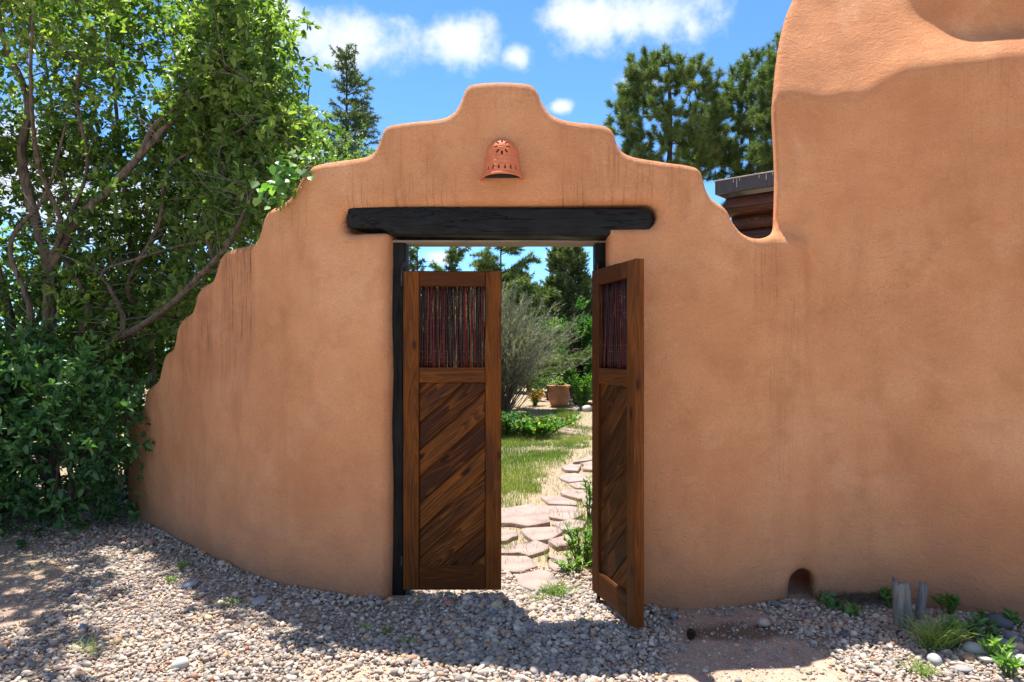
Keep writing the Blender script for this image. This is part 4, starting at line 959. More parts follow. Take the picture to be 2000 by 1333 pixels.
def wall_back(px): return np.where((px > 240) & (px < 1500), np.interp(px, PPX, PATH[:, 1]) + 0.62, 5.0)
# ---- the big multi-stemmed shrub at the left
def make_big_shrub():
    sk = Skeleton()
    b1 = sk.trunk([P(105, 985, 6.15), P(98, 800, 6.15), P(92, 690, 6.2), P(97, 600, 6.2), P(95, 530, 6.25), P(62, 400, 6.3), P(42, 300, 6.35), P(56, 200, 6.35), P(12, 90, 6.3), P(-25, -60, 6.2)], 0.066, 0.024)
    sk.trunk([P(95, 540, 6.25), P(150, 430, 6.1), P(200, 385, 6.0), P(272, 305, 5.9), P(300, 250, 5.9), P(360, 190, 5.95), P(400, 120, 6.0)], 0.047, 0.011)
    sk.trunk([P(272, 305, 5.9), P(360, 215, 5.8), P(430, 185, 5.8), P(500, 172, 5.8)], 0.025, 0.006)
    sk.trunk([P(160, 990, 6.3), P(170, 800, 6.3), P(186, 708, 6.25), P(215, 668, 6.1), P(262, 645, 5.95), P(330, 598, 5.75), P(390, 540, 5.5), P(438, 488, 5.3), P(470, 430, 5.3), P(500, 360, 5.4)], 0.047, 0.011)
    sk.trunk([P(236, 662, 6.05), P(240, 618, 6.05), P(216, 565, 6.1), P(202, 530, 6.1), P(262, 508, 6.0), P(345, 482, 5.9), P(410, 470, 5.7)], 0.025, 0.006)
    sk.trunk([P(60, 985, 6.6), P(40, 800, 6.6), P(20, 620, 6.6), P(-10, 500, 6.5), P(-30, 350, 6.4)], 0.055, 0.020)
    sk.trunk([P(250, 985, 7.1), P(250, 720, 7.0), P(258, 560, 7.0), P(250, 420, 7.0), P(235, 300, 7.0), P(220, 150, 6.9), P(200, 20, 6.8)], 0.039, 0.010)
    sk.trunk([P(120, 985, 7.4), P(75, 740, 7.3), P(30, 690, 7.2), P(140, 520, 7.0), P(125, 350, 6.9), P(105, 230, 6.9), P(80, 60, 6.9)], 0.039, 0.010)
    sk.trunk([P(92, 520, 6.25), P(120, 440, 6.0), P(75, 320, 5.7), P(60, 150, 5.3), P(70, -60, 5.0)], 0.027, 0.008)
    sk.trunk([P(215, 985, 6.5), P(205, 840, 6.5), P(150, 700, 6.4), P(170, 590, 6.3), P(120, 480, 6.2), P(170, 330, 6.1), P(150, 180, 6.1), P(190, 40, 6.0)], 0.035, 0.008)
    sk.trunk([P(300, 760, 6.9), P(290, 640, 6.7), P(250, 560, 6.4), P(310, 440, 6.2), P(330, 330, 6.1), P(420, 260, 6.1), P(470, 120, 6.2)], 0.03, 0.007)
    sk.trunk([P(30, 985, 6.1), P(10, 760, 6.0), P(60, 620, 5.95), P(20, 480, 5.9), P(90, 380, 5.9), P(130, 240, 5.8)], 0.035, 0.009)
    sk.trunk([P(420, 520, 5.6), P(400, 430, 5.7), P(440, 380, 5.7), P(430, 290, 5.7), P(490, 240, 5.7)], 0.018, 0.006)
    sil = [(-420, -110), (400, -110), (450, -60), (500, 10), (540, 75), (552, 150), (563, 225), (600, 268), (630, 300), (596, 322), (560, 385), (505, 430), (478, 476), (428, 490), (410, 540), (372, 600), (336, 660), (300, 740), (240, 800), (-420, 800)]
    g = np.random.default_rng(21); pts = []
    while len(pts) < 1150:
        px, py, D = g.uniform(-420, 640), g.uniform(-260, 790), g.uniform(5.3, 7.7)
        if D < wall_back(px) or (px < 330 and py > 120 and D < 5.95 + 0.5 * (g.random() < 0.6)): continue
        if not in_poly(sil, np.array([px]), np.array([py]))[0]: continue
        q = P(px, py, D)
        dens = 0.40 + 1.3 * vn1(q[0] * 1.5 + q[1], q[2] * 1.5 + 0.7 * q[1]) + (0.25 if py > 250 else 0) + (0.25 if px > 250 else 0.02)
        if g.random() < dens: pts.append(q)
    for _ in range(85):                             # the boughs that hang out over the gravel, above the frame
        pts.append(P(g.uniform(-330, 490), g.uniform(-330, -40), g.uniform(4.2, 5.6)))
    pts = np.array(pts); ends = sk.grow(pts, 0.24, 0.10, g, 0.05)
    T, B = sk.mesh(0.0034, 0.5, 5)
    A = np.array(sk.P); E = A[ends]; par = np.array([sk.P[sk.par[e]] for e in ends])
    L = Acc(); m = 10
    base = np.repeat(E, m, 0) + g.normal(0, 0.13, (len(E) * m, 3)); d = unit(np.repeat(unit(E - par), m, 0) * 0.5 + rnd_unit(len(base), g) + np.array([0, 0, 0.25]))
    px = 1000 + base[:, 0] / base[:, 1] * F; keep = base[:, 1] > np.where(px > 235, wall_back(px) - 0.12, 4.0); base, d = base[keep], d[keep]
    clump = np.repeat(g.normal(0.45, 0.18, len(E)), m)[keep]
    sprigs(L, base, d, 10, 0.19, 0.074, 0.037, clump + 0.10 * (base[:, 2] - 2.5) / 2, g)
    tw = Acc()
    for q in range(0, len(base), 3): tube(tw, [base[q], base[q] + d[q] * 0.10, base[q] + d[q] * 0.2 + np.array([0, 0, -0.03])], [0.0028, 0.002, 0.001], 3, cap=False)
    # dead grey twigs inside the crown
    dead = Acc(); k = g.integers(0, len(A), 1000)
    for q in k:
        v = rnd_unit(1, g)[0]; v[2] = abs(v[2]) * 0.6; l = g.uniform(0.15, 0.65); tube(dead, [A[q], A[q] + v * l * 0.5 + g.normal(0, 0.02, 3), A[q] + v * l + g.normal(0, 0.05, 3)], [0.005, 0.0035, 0.0015], 3, cap=False)
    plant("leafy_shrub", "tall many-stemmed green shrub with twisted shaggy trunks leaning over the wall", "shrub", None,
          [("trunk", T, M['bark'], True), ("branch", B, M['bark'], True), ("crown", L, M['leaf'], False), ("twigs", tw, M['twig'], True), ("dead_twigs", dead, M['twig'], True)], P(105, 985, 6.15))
make_big_shrub()

def leafy_bush(name, label, base, c, rad, n_t, m, k, leafmat, L, W, seed, sprig=0.2, cat="bush", group=None, stems=5, ok=None, barkmat='bark', clump=0.15, tone0=0.45, fill=0.35):
    g = np.random.default_rng(seed); sk = Skeleton(); base = np.asarray(base, float); c = np.asarray(c, float)
    for s in range(stems):
        e = c + rnd_unit(1, g)[0] * np.asarray(rad) * 0.55; b = base + np.append(g.normal(0, 0.12, 2), 0); sk.trunk([b, b * 0.6 + e * 0.4 + g.normal(0, 0.06, 3), e], 0.022 + 0.01 * max(rad), 0.007, 4)
    pts = ellipsoid_pts(n_t * 2, c, rad, fill, seed + 1); pts = pts[pts[:, 2] > base[2] + 0.05]
    if ok is not None: pts = pts[ok(pts)]
    pts = pts[:n_t]; ends = sk.grow(pts, 0.25, 0.08, g, 0.04); T, B = sk.mesh(0.003, 0.5, 4); A = np.array(sk.P); E = A[ends]
    bs = np.repeat(E, m, 0) + g.normal(0, 0.5 * sprig, (len(E) * m, 3)); d = unit(np.repeat(unit(E - c), m, 0) * 0.6 + rnd_unit(len(bs), g) + np.array([0, 0, 0.3]))
    ke = bs[:, 2] > base[2] + 0.02
    if ok is not None: ke &= ok(bs)
    tn = np.repeat(g.normal(tone0, clump, len(E)), m)[ke]; bs, d = bs[ke], d[ke]; F_ = Acc(); sprigs(F_, bs, d, k, sprig, L, W, tn, g)
    return plant(name, label, cat, group, [("trunk", T, M[barkmat], True), ("branch", B, M[barkmat], True), ("crown", F_, M[leafmat], False)], tuple(base))

def clear_of_wall(p):
    px = 1000 + p[:, 0] / p[:, 1] * F; return ~((px > 266) & (p[:, 1] > np.interp(px, PPX, PATH[:, 1]) - 0.12) & (p[:, 1] < np.interp(px, PPX, PATH[:, 1]) + 0.6)) & (px < 285) & (p[:, 2] < 1.75)
leafy_bush("dense_bush", "low dark green bush covering the wall's outer end", (-3.95, 6.0, 0), (-4.05, 5.75, 0.68), (1.0, 0.6, 0.80), 115, 8, 10, 'leaf_dark', 0.078, 0.038, 31, 0.26, ok=clear_of_wall, clump=0.28)
leafy_bush("dense_bush", "dark green bush at the far left edge under the shrub's trunks", (-4.9, 5.9, 0), (-5.0, 5.7, 0.75), (0.8, 0.65, 0.85), 90, 8, 10, 'leaf_dark', 0.078, 0.038, 32, 0.26, ok=clear_of_wall, clump=0.28)
leafy_bush("dense_bush", "shaded green bush filling the gap behind the shrub's leaning branch", (-3.9, 7.9, 0), (-3.9, 7.9, 1.25), (1.3, 0.7, 1.25), 230, 9, 9, 'leaf', 0.07, 0.036, 33, 0.2)
leafy_bush("dense_bush", "green bush far behind the leaning trunks at the left edge", (-7.0, 9.6, 0), (-7.0, 9.6, 1.4), (1.9, 0.8, 1.6), 230, 9, 8, 'leaf', 0.085, 0.045, 34, 0.24)
leafy_bush("dense_bush", "green bush hidden behind the curved wall's steps", (-3.2, 9.8, 0), (-3.4, 9.8, 1.4), (1.6, 0.8, 1.5), 170, 9, 8, 'leaf', 0.085, 0.045, 35, 0.24)
leafy_bush("loose_tree", "slender pale green sapling rising behind the wall beside the spruce", (-2.75, 8.6, 0), (-2.78, 8.6, 3.6), (0.55, 0.6, 1.15), 120, 5, 7, 'leaf_pale', 0.058, 0.022, 36, 0.2, "tree", None, 3, fill=0.1)
leafy_bush("loose_tree", "pale bushy treetop just above the wall below the spruce", (-2.1, 9.4, 0), (-2.15, 9.4, 3.35), (0.75, 0.5, 0.95), 130, 7, 8, 'leaf_pale', 0.055, 0.022, 37, 0.2, "tree", None, 3)
def bare_sapling():
    sk = Skeleton(); b = P(598, 420, 9.2); sk.trunk([(b[0], 9.2, 0), P(597, 420, 9.2), P(596, 290, 9.2), P(600, 220, 9.2), P(604, 168, 9.2)], 0.03, 0.006)
    g = np.random.default_rng(5); t = np.array([P(600 + g.normal(0, 22), g.uniform(160, 300), 9.2 + g.normal(0, 0.15)) for _ in range(22)]); sk.grow(t, 0.15, 0.02, g, 0.03); T, B = sk.mesh(0.003, 0.5, 4)
    plant("bare_sapling", "leafless dark sapling standing left of the spruce", "tree", None, [("trunk", T, M['bark_dark'], True), ("branch", B, M['bark_dark'], True)], (b[0], 9.2, 0))
bare_sapling()

# ---- vine creeping over the wall
def make_vine():
    g = np.random.default_rng(8); st = Acc(); L = Acc()
    for k in range(4):
        pts = [to_world(*[np.array([v]) for v in (uz(px, py)[0], d, uz(px, py)[1])])[0] for px, py, d in ((548 + k * 4, 408 - k * 4, 0.0 - 0.012), (562 + k * 3, 386 - k * 3, -0.012), (578 + k * 4, 356 - 4 * k, -0.01), (598 + k * 2, 325, 0.02))]
        q = catmull(pts, 5) + g.normal(0, 0.008, (16, 3)); tube(st, q, 0.005, 5)
        idx = g.integers(0, 16, 26); p = q[idx] + g.normal(0, 0.05, (26, 3)) + np.array([-0.04, -0.03, 0.03]); leaves(L, p, rnd_unit(26, g) + np.array([0, -0.4, -0.3]), unit(np.array([0.1, -0.6, 0.7]) + 0.4 * rnd_unit(26, g)), g.uniform(0.04, 0.075, 26), g.uniform(0.04, 0.07, 26), g.normal(0.55, 0.25, 26))
    plant("creeping_vine", "broad-leaved vine creeping over the wall's left shoulder", "vine", None, [("stem", st, M['bark'], True), ("crown", L, M['leaf_bright'], False)], tuple(P(560, 400, 4.2)))
make_vine()

# ---------------------------------------------------------------- conifers
def brush(acc, pts, n, L, w, tone, g, fwd=0.8, jit=0.12):
    """needles all round a twig given by points"""
    pts = np.asarray(pts); m = len(pts) - 1; s = g.uniform(0, m, n); i = np.minimum(s.astype(int), m - 1); f = (s - i)[:, None]; p = pts[i] * (1 - f) + pts[i + 1] * f; t = unit(pts[i + 1] - pts[i])
    d = unit(t * fwd + rnd_unit(n, g) * 1.0); needles(acc, p, d, L * g.uniform(0.7, 1.15, n), w, tone + g.normal(0, jit, n))
def pine(name, label, base, H, c, rad, n_t, seed, nl=0.19, nn=120, group=None, lean=(0, 0), fill=0.4, w=0.0145, top=None):
    g = np.random.default_rng(seed); base = np.asarray(base, float); sk = Skeleton(); tp = base + np.array([lean[0], lean[1], H])
    sk.trunk([base, base * 0.6 + tp * 0.4 + g.normal(0, 0.08, 3), base * 0.25 + tp * 0.75 + g.normal(0, 0.05, 3), tp], 0.16 * H / 10 + 0.02, 0.02, 14)
    pts = ellipsoid_pts(n_t * 3, c, rad, fill, seed); ph = np.array([vn1(p[0] * 1.1 + p[1] * 0.8, p[2] * 1.3) for p in pts]); zrel = (pts[:, 2] - (c[2] - rad[2])) / (2 * rad[2])
    lim = 1 - 0.42 * np.clip(zrel - 0.35, 0, 1) ** 1.2; rr = np.hypot((pts[:, 0] - c[0]) / rad[0], (pts[:, 1] - c[1]) / rad[1]); pts = pts[(ph > -0.35) & (rr < lim)][:n_t]
    ends = sk.grow(pts, 0.3, 0.05, g, 0.05); T, B = sk.mesh(0.007, 0.5, 4); A = np.array(sk.P); N_ = Acc()
    for e in ends:
        p = A[e]; q = A[sk.par[e]]; d = unit(p - q) * 0.6 + np.array([0, 0, 0.75]) + g.normal(0, 0.2, 3); d = unit(d); tn = g.normal(0.5, 0.16)
        brush(N_, [p - d * 0.05, p + d * 0.2], nn, nl, w, tn, g, 0.55)
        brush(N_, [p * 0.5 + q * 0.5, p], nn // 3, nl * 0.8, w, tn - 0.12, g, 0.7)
        for s in range(2):
            d2 = unit(d + 0.9 * rnd_unit(1, g)[0]); brush(N_, [p, p + d2 * 0.18], nn // 2, nl * 0.9, w, tn + g.normal(0, 0.1), g, 0.55)
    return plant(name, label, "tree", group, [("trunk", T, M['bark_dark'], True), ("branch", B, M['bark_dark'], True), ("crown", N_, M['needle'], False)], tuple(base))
TG = "conifers rising behind the walls"
def at(px, D): return np.array([(px - 1000) / F * D, D, 0.0])
def zat(py, D): return CH + (HY - py) / F * D
b = at(1306, 20); pine("pine_tree", "rounded green pine crown standing just right of the stepped arch", b, zat(100, 20) - 0.1, (b[0] - 0.05, 20, zat(245, 20)), (1.80, 1.5, 2.3), 480, 41, group=TG)
b = at(1462, 21); pine("pine_tree", "darker pine between the rounded pine and the house wall", b, zat(112, 21), (b[0] + 0.15, 21, zat(270, 21)), (1.55, 1.3, 2.6), 420, 42, group=TG)
b = at(1530, 19); pine("pine_tree", "pine mostly hidden behind the tall house wall", b, zat(95, 19), (b[0], 19, zat(250, 19)), (0.85, 1.1, 2.6), 230, 43, group=TG)

def spruce(name, label, base, H, slope, seed, zmin=0.5, step=0.25, nb=9, nl=0.11, w=0.028, dens=75, tip=0.12, gaps=(), twin=False, up0=0.9, mat='spruce', group=TG, irregular=0.25, lean=0.0):
    g = np.random.default_rng(seed); base = np.asarray(base, float); T, B, N_ = Acc(), Acc(), Acc()
    tp = base + np.array([lean, 0, H]); tube(T, [base, base * 0.5 + tp * 0.5, tp], [0.02 + 0.014 * H, 0.012 + 0.007 * H, 0.008], 8); brush(N_, [tp - np.array([0, 0, 0.45]), tp], 40, nl, w, 0.4, g, 1.2)
    if twin: q = tp + np.array([0.22, 0, -0.45]); tube(B, [q, q + np.array([0.05, 0, 0.5])], [0.012, 0.006], 4); brush(N_, [q - np.array([0, 0, 0.1]), q + np.array([0.05, 0, 0.5])], 60, nl, w, 0.4, g, 1.2)
    z = H - 0.25
    while z > zmin:
        dz = H - z; R0 = tip + slope * dz; gap = any(a < z < b_ for a, b_ in gaps)
        for k in range(nb):
            R = R0 * g.uniform(1 - irregular, 1 + irregular) * (0.45 if gap else 1); a = g.uniform(0, 6.283); up = up0 * math.exp(-dz * 0.55) - 0.12 + g.normal(0, 0.08)
            o = base + (tp - base) * (z / H) + np.array([0, 0, g.uniform(-0.1, 0.1)]); d = np.array([math.cos(a), math.sin(a), 0]); n = 5
            pts = [o + d * R * t + np.array([0, 0, up * R * t + 0.16 * R * t * t]) for t in np.linspace(0, 1, n)]; tube(B, pts, np.linspace(0.012, 0.004, n), 4, cap=False); tn = g.normal(0.42, 0.13)
            brush(N_, pts[1:], int(dens * R * 1.6) + 8, nl, w, tn, g, 0.9)
            for s in range(int(3 + R * 7)):
                t = g.uniform(0.25, 0.98); i = min(int(t * (n - 1)), n - 2); p = pts[i] + (pts[i + 1] - pts[i]) * (t * (n - 1) - i); sd = unit(np.array([-d[1], d[0], 0]) * g.choice([-1, 1]) + d * 0.9 + np.array([0, 0, g.normal(-0.1, 0.25)])); l = R * (1 - t * 0.6) * g.uniform(0.25, 0.5) + 0.05
                brush(N_, [p, p + sd * l], int(dens * l * 1.5) + 6, nl, w, tn + g.normal(0.03, 0.1) + 0.12 * t, g, 0.9)
        z -= step * g.uniform(0.8, 1.2)
    return plant(name, label, "tree", group, [("trunk", T, M['bark_dark'], True), ("branch", B, M['bark_dark'], True), ("crown", N_, M[mat], False)], tuple(base))
b = at(677, 20); Hs = zat(92, 20); spruce("spruce_tree", "pointed dark spruce with twin tips standing behind the wall's left shoulder", b, Hs, 0.30, 51, zmin=5.0, tip=0.16, gaps=((Hs - 1.85, Hs - 1.6),), twin=True, irregular=0.4, dens=55, w=0.022)
b = at(978, 17); spruce("young_pine", "open-branched young pine seen through the gate opening", b, zat(440, 17), 0.42, 52, zmin=0.8, step=0.42, nb=7, nl=0.14, w=0.024, dens=110, tip=0.35, up0=0.7, mat='needle', group="trees seen through the gate", irregular=0.3)
b = at(880, 18); spruce("young_pine", "young pine with upright fingers above the closed gate leaf", b, zat(462, 18), 0.30, 53, zmin=0.8, step=0.4, nb=7, nl=0.12, w=0.022, dens=110, tip=0.2, up0=1.3, mat='needle', group="trees seen through the gate")
b = at(815, 18); spruce("young_pine", "thin young conifer by the black left gate post", b, zat(458, 18), 0.22, 54, zmin=0.8, step=0.34, nb=7, nl=0.11, w=0.022, dens=100, tip=0.12, up0=1.1, mat='juniper', group="trees seen through the gate")

def juniper(name, label, base, H, R, seed, n_t=420, mat='juniper', nl=0.12, w=0.032, nn=28, group=None, z0=0.25, up=0.9, shape=1.0, tone=0.45):
    g = np.random.default_rng(seed); base = np.asarray(base, float); sk = Skeleton()
    for s in range(3): e = base + np.array([g.normal(0, R * 0.25), g.normal(0, R * 0.25), H * g.uniform(0.75, 0.95)]); sk.trunk([base + np.append(g.normal(0, 0.06, 2), 0), base * 0.5 + e * 0.5 + g.normal(0, 0.1, 3), e], 0.05 + 0.01 * H, 0.01, 8)
    t = g.uniform(0, 1, n_t * 3) ** 0.85; prof = np.minimum(1, (t + 0.12) * 4) * (1 - t) ** (0.55 * shape) * 1.05; a = g.uniform(0, 6.283, n_t * 3); rr = R * prof * np.sqrt(g.uniform(0.25, 1, n_t * 3)) * (1 + 0.22 * vn1(a * 2.0, t * 7) + 0.15 * vn2(a * 5, t * 16))
    pts = base + np.stack([rr * np.cos(a), rr * np.sin(a), z0 + t * (H - z0)], 1); pts = pts[np.array([vn3(p[0] * 2.1 + p[1], p[2] * 2.1) for p in pts]) > -0.4][:n_t]
    ends = sk.grow(pts, 0.35, 0.03, g, 0.04); T, B = sk.mesh(0.005, 0.5, 4); A = np.array(sk.P); N_ = Acc()
    for e in ends:
        p = A[e]; o = np.array([p[0] - base[0], p[1] - base[1], 0]); tn = g.normal(tone, 0.17)
        for s in range(4):
            d = unit(unit(o + 1e-6) * 0.6 + np.array([0, 0, up]) + 0.7 * rnd_unit(1, g)[0]); q = p + g.normal(0, 0.07, 3); brush(N_, [q, q + d * g.uniform(0.12, 0.26)], nn, nl, w, tn + g.normal(0, 0.08), g, 1.1)
    return plant(name, label, "tree", group, [("trunk", T, M['bark_dark'], True), ("branch", B, M['bark_dark'], True), ("crown", N_, M[mat], False)], tuple(base))
TH2 = "trees seen through the gate"
juniper("juniper_tree", "tall grey-green conical juniper behind the silver bush", at(1108, 22), zat(474, 22), 1.02, 61, 850, group=TH2, shape=0.8, tone=0.62)
juniper("juniper_tree", "broad green juniper right of the silver bush by the open leaf", at(1128, 18.6), zat(600, 18.6), 0.78, 62, 620, 'leaf_bright', 0.075, 0.03, 24, TH2, 0.35, tone=0.2)
juniper("juniper_tree", "yellow-green bush between the silver bush and the junipers", at(1072, 20), zat(610, 20), 0.6, 63, 260, 'leaf_bright', 0.08, 0.035, 20, TH2, tone=0.6)
juniper("juniper_tree", "light green feathery juniper rising behind the silver bush's crown", at(1035, 24), zat(545, 24), 1.15, 67, 480, group=TH2, tone=0.7)
juniper("juniper_tree", "grey-green juniper behind the closed gate leaf", at(900, 21), zat(560, 21), 1.3, 64, 380, group=TH2, tone=0.6)
juniper("juniper_tree", "juniper hidden behind the open gate leaf", at(1235, 21), zat(520, 21), 1.2, 65, 330, group=TH2)
far_j = juniper("far_juniper", "distant round juniper in the row beyond the garden", (-9, 33, 0), 4.2, 2.2, 66, 420, nl=0.2, w=0.05, nn=16, group="far junipers beyond the garden", shape=0.7)
gj = random.Random(4)
for (x, y, s) in [(-21, 36, 1.1), (-16, 31, 1.0), (-13, 35, 1.2), (-5.5, 34, 1.05), (-2.6, 30, 1.0), (0.2, 31, 1.15), (2.4, 28, 1.05), (4.6, 31, 1.25), (7, 35, 1.2), (10.5, 33, 1.0), (-26, 38, 1.3), (-9.5, 27, 0.8)]:
    o = far_j.copy(); COL.objects.link(o); o.location = (x, y, 0)
    if -0.2 * y < x < 0.14 * y: o["label"] = "dark round juniper at the garden's far end, glimpsed through the gate"; o["group"] = "far junipers glimpsed through the gate"; o.scale = (s, s, s); o.rotation_euler = (0, 0, gj.uniform(0, 6))
    for ch in list(far_j.children):
        c = ch.copy(); COL.objects.link(c); c.parent = o

# ---- silver bush
def silver_bush():
    g = np.random.default_rng(71); b = np.array([-0.30, 13.2, 0]); S_, N_, T = Acc(), Acc(), Acc(); Hh = zat(572, 13.2)
    for k in range(430):
        a = g.uniform(0, 6.283); el = g.uniform(0.86, 1.55) if k % 12 else g.uniform(0.6, 0.9); l = Hh * g.uniform(0.7, 1.02) * (0.72 + 0.28 * math.sin(el)); d = np.array([math.cos(a) * math.cos(el), math.sin(a) * math.cos(el), math.sin(el)])
        o = b + np.array([g.normal(0, 0.1), g.normal(0, 0.1), 0]); t = np.linspace(0, 1, 7)[:, None]; pts = o + d * l * t + np.array([0, 0, 0.28 * l]) * t * (1 - t) + g.normal(0, 0.02, (7, 3)) * t
        tube(T if k < 60 else S_, pts[:4] if k < 60 else pts, np.linspace(0.016 if k < 60 else 0.007, 0.003, len(pts[:4] if k < 60 else pts)), 4, cap=False); tn = g.normal(0.45, 0.2)
        for s in range(9):
            i = g.integers(2, 6); p = pts[i] + (pts[i + 1] - pts[i]) * g.random(); dd = unit(unit(pts[i + 1] - pts[i]) + 0.55 * rnd_unit(1, g)[0]); brush(N_, [p, p + dd * g.uniform(0.15, 0.38)], 15, 0.085, 0.011, tn, g, 1.9)
    plant("silver_bush", "rounded silver-grey wispy bush seen through the gate", "bush", None, [("trunk", T, M['bark_dark'], True), ("branch", S_, M['twig'], True), ("crown", N_, M['silver'], False)], tuple(b))
silver_bush()

# ---------------------------------------------------------------- garden: lawn, groundcover, pot, flowers, stones
def blades(acc, p, h, w, tone, g, lean=0.45, seg=1):
    n = len(p); d = rnd_unit(n, g) * lean; d[:, 2] = 1; d = unit(d); b = unit(np.cross(d, rnd_unit(n, g))); h = np.broadcast_to(h, (n,))[:, None]
    if seg == 1:
        V = np.stack([p - b * w / 2, p + b * w / 2, p + d * h], 1); acc.add(V.reshape(-1, 3), np.arange(3 * n).reshape(-1, 3), col=np.repeat(np.clip(tone, 0, 1), 3))
    else:
        bend = np.stack([d[:, 0], d[:, 1], -0.35 * np.ones(n)], 1) * 0.8; m1 = p + d * h * 0.45; m2 = p + d * h * 0.8 + bend * h * 0.18; tp = p + d * h + bend * h * 0.55
        V = np.stack([p - b * w / 2, p + b * w / 2, m1 - b * w * 0.45, m1 + b * w * 0.45, m2 - b * w * 0.3, m2 + b * w * 0.3, tp], 1); k = (np.arange(n) * 7)[:, None]
        acc.add(V.reshape(-1, 3), np.vstack([k + np.array([[0, 1, 3, 2]]), k + np.array([[2, 3, 5, 4]])]), k + np.array([[4, 5, 6]]), col=np.repeat(np.clip(tone, 0, 1), 7))
def make_lawn():
    g = np.random.default_rng(81); n = 300000; y = 4.6 + 13.3 * g.random(n) ** 1.25; x = g.uniform(-1, 1, n) * (1.2 + 0.16 * y) + 0.3
    pathc = np.interp(y, [4.3, 5, 6, 7, 9, 12], [0.1, 0.1, 0.25, 0.55, 1.05, 1.7]); pw = np.interp(y, [4.3, 6, 9], [0.5, 0.5, 0.45])
    pw = pw * (0.75 + 0.45 * vn1(x * 2.2 + 1, y * 2.2) + 0.3 * vn2(x * 6, y * 6)); onp = np.abs(x - pathc) < pw
    dens = 0.65 + 0.9 * vn1(x * 1.1 + 3, y * 1.1) + 0.5 * vn2(x * 3.3, y * 3.3); dens = np.where(onp, np.where(np.abs(x - pathc) < 0.3, 0.05, 0.22), dens + 0.22) * np.where((y > 14.2) & (x < 1.0), 0.12, 1); ok = g.random(n) < dens; x, y = x[ok], y[ok]
    tone = 0.5 - 0.6 * vn1(x * 0.9 + 7, y * 0.9) - 0.3 * vn2(x * 2.5, y * 2.5) + g.normal(0, 0.16, len(x)); L = Acc(); h = g.uniform(0.025, 0.075, len(x)) * (1 + 0.5 * vn2(x * 2, y * 2)); blades(L, np.stack([x, y, np.zeros(len(x))], 1), h, 0.0075, tone, g)
    o = obj("lawn_grass", L.build("lawn_grass", M['grass'], False, "tone")); o["kind"] = "stuff"; o["label"] = "patchy yellow-green grass growing in the garden behind the gate"
make_lawn()
def weed(name, label, p, H, R, n, seed, mat='leaf_bright', L=0.05, W=0.018, stems=6, cat="plant", group=None, flowers=0, fmat='flower_yellow', tone=0.5, spread=0.8):
    g = np.random.default_rng(seed); S_, L_, Fl = Acc(), Acc(), Acc(); p = np.asarray(p, float)
    for s in range(stems):
        a = g.uniform(0, 6.283); r = R * g.uniform(0.2, 1); e = p + np.array([math.cos(a) * r, math.sin(a) * r, H * g.uniform(0.55, 1)]); o = p + np.array([math.cos(a) * r * 0.25, math.sin(a) * r * 0.25, 0]); q = catmull([o, o * 0.45 + e * 0.55 + np.array([0, 0, H * 0.12]), e], 4); tube(S_, q, np.linspace(0.0045, 0.0015, len(q)) * (1 + H), 4, cap=False)
        m = n // stems; i = g.uniform(0.15, 1, m) * (len(q) - 1.001); k = i.astype(int); f = (i - k)[:, None]; c = q[k] * (1 - f) + q[k + 1] * f; t = rnd_unit(m, g); t[:, 2] = np.abs(t[:, 2]) * 0.6 + 0.1; t = unit(t + unit(e - o) * 0.3)
        leaves(L_, c, t, unit(np.array([0, 0, 1.0]) + 0.6 * rnd_unit(m, g)), L * g.uniform(0.6, 1.2, m), W * g.uniform(0.7, 1.2, m), tone + g.normal(0, 0.2, m))
        if flowers: m = flowers; leaves(Fl, e + g.normal(0, 0.02 + 0.03 * R, (m, 3)), rnd_unit(m, g), rnd_unit(m, g), L * 0.6, L * 0.5, g.uniform(0, 1, m))
    return plant(name, label, cat, group, [("stem", S_, M['grass_green'], True), ("leaves", L_, M[mat], False), ("flowers", Fl, M[fmat], False)], tuple(p))
weed("groundcover_plant", "green leafy groundcover with yellow flowers on the lawn before the silver bush", (0.42, 11.6, 0), 0.34, 0.85, 2600, 91, 'leaf_bright', 0.085, 0.03, 60, "groundcover", None, 1, tone=0.35)
weed("groundcover_plant", "bluish green low plant at the closed gate leaf's free edge", (-0.15, 11.3, 0), 0.42, 0.55, 1900, 92, 'leaf_dark', 0.08, 0.03, 40, "groundcover", tone=0.6)
weed("tall_weed", "upright bright green weeds beside the open leaf in the garden", (1.75, 16.9, 0), 0.85, 0.42, 900, 93, 'leaf_bright', 0.14, 0.03, 30, tone=0.55)
weed("orange_flower", "orange flowering clump beside the clay pot", (0.60, 18.0, 0), 0.40, 0.3, 350, 94, 'leaf_bright', 0.09, 0.02, 24, "flower", None, 6, 'flower_orange')
weed("leafy_weed", "bright green leafy weed beside the open gate leaf's foot", (0.48, 4.62, 0), 0.30, 0.15, 260, 95, 'leaf_bright', 0.042, 0.02, 12)
weed("leafy_weed", "yellow-green weed along the path in front of the leafy weed", (0.40, 4.45, 0), 0.12, 0.16, 160, 96, 'leaf_bright', 0.035, 0.012, 14, tone=0.75)
weed("leafy_weed", "slim green shoot beside the path by the open leaf", (0.66, 5.9, 0), 0.4, 0.1, 60, 97, 'leaf_bright', 0.07, 0.018, 4)
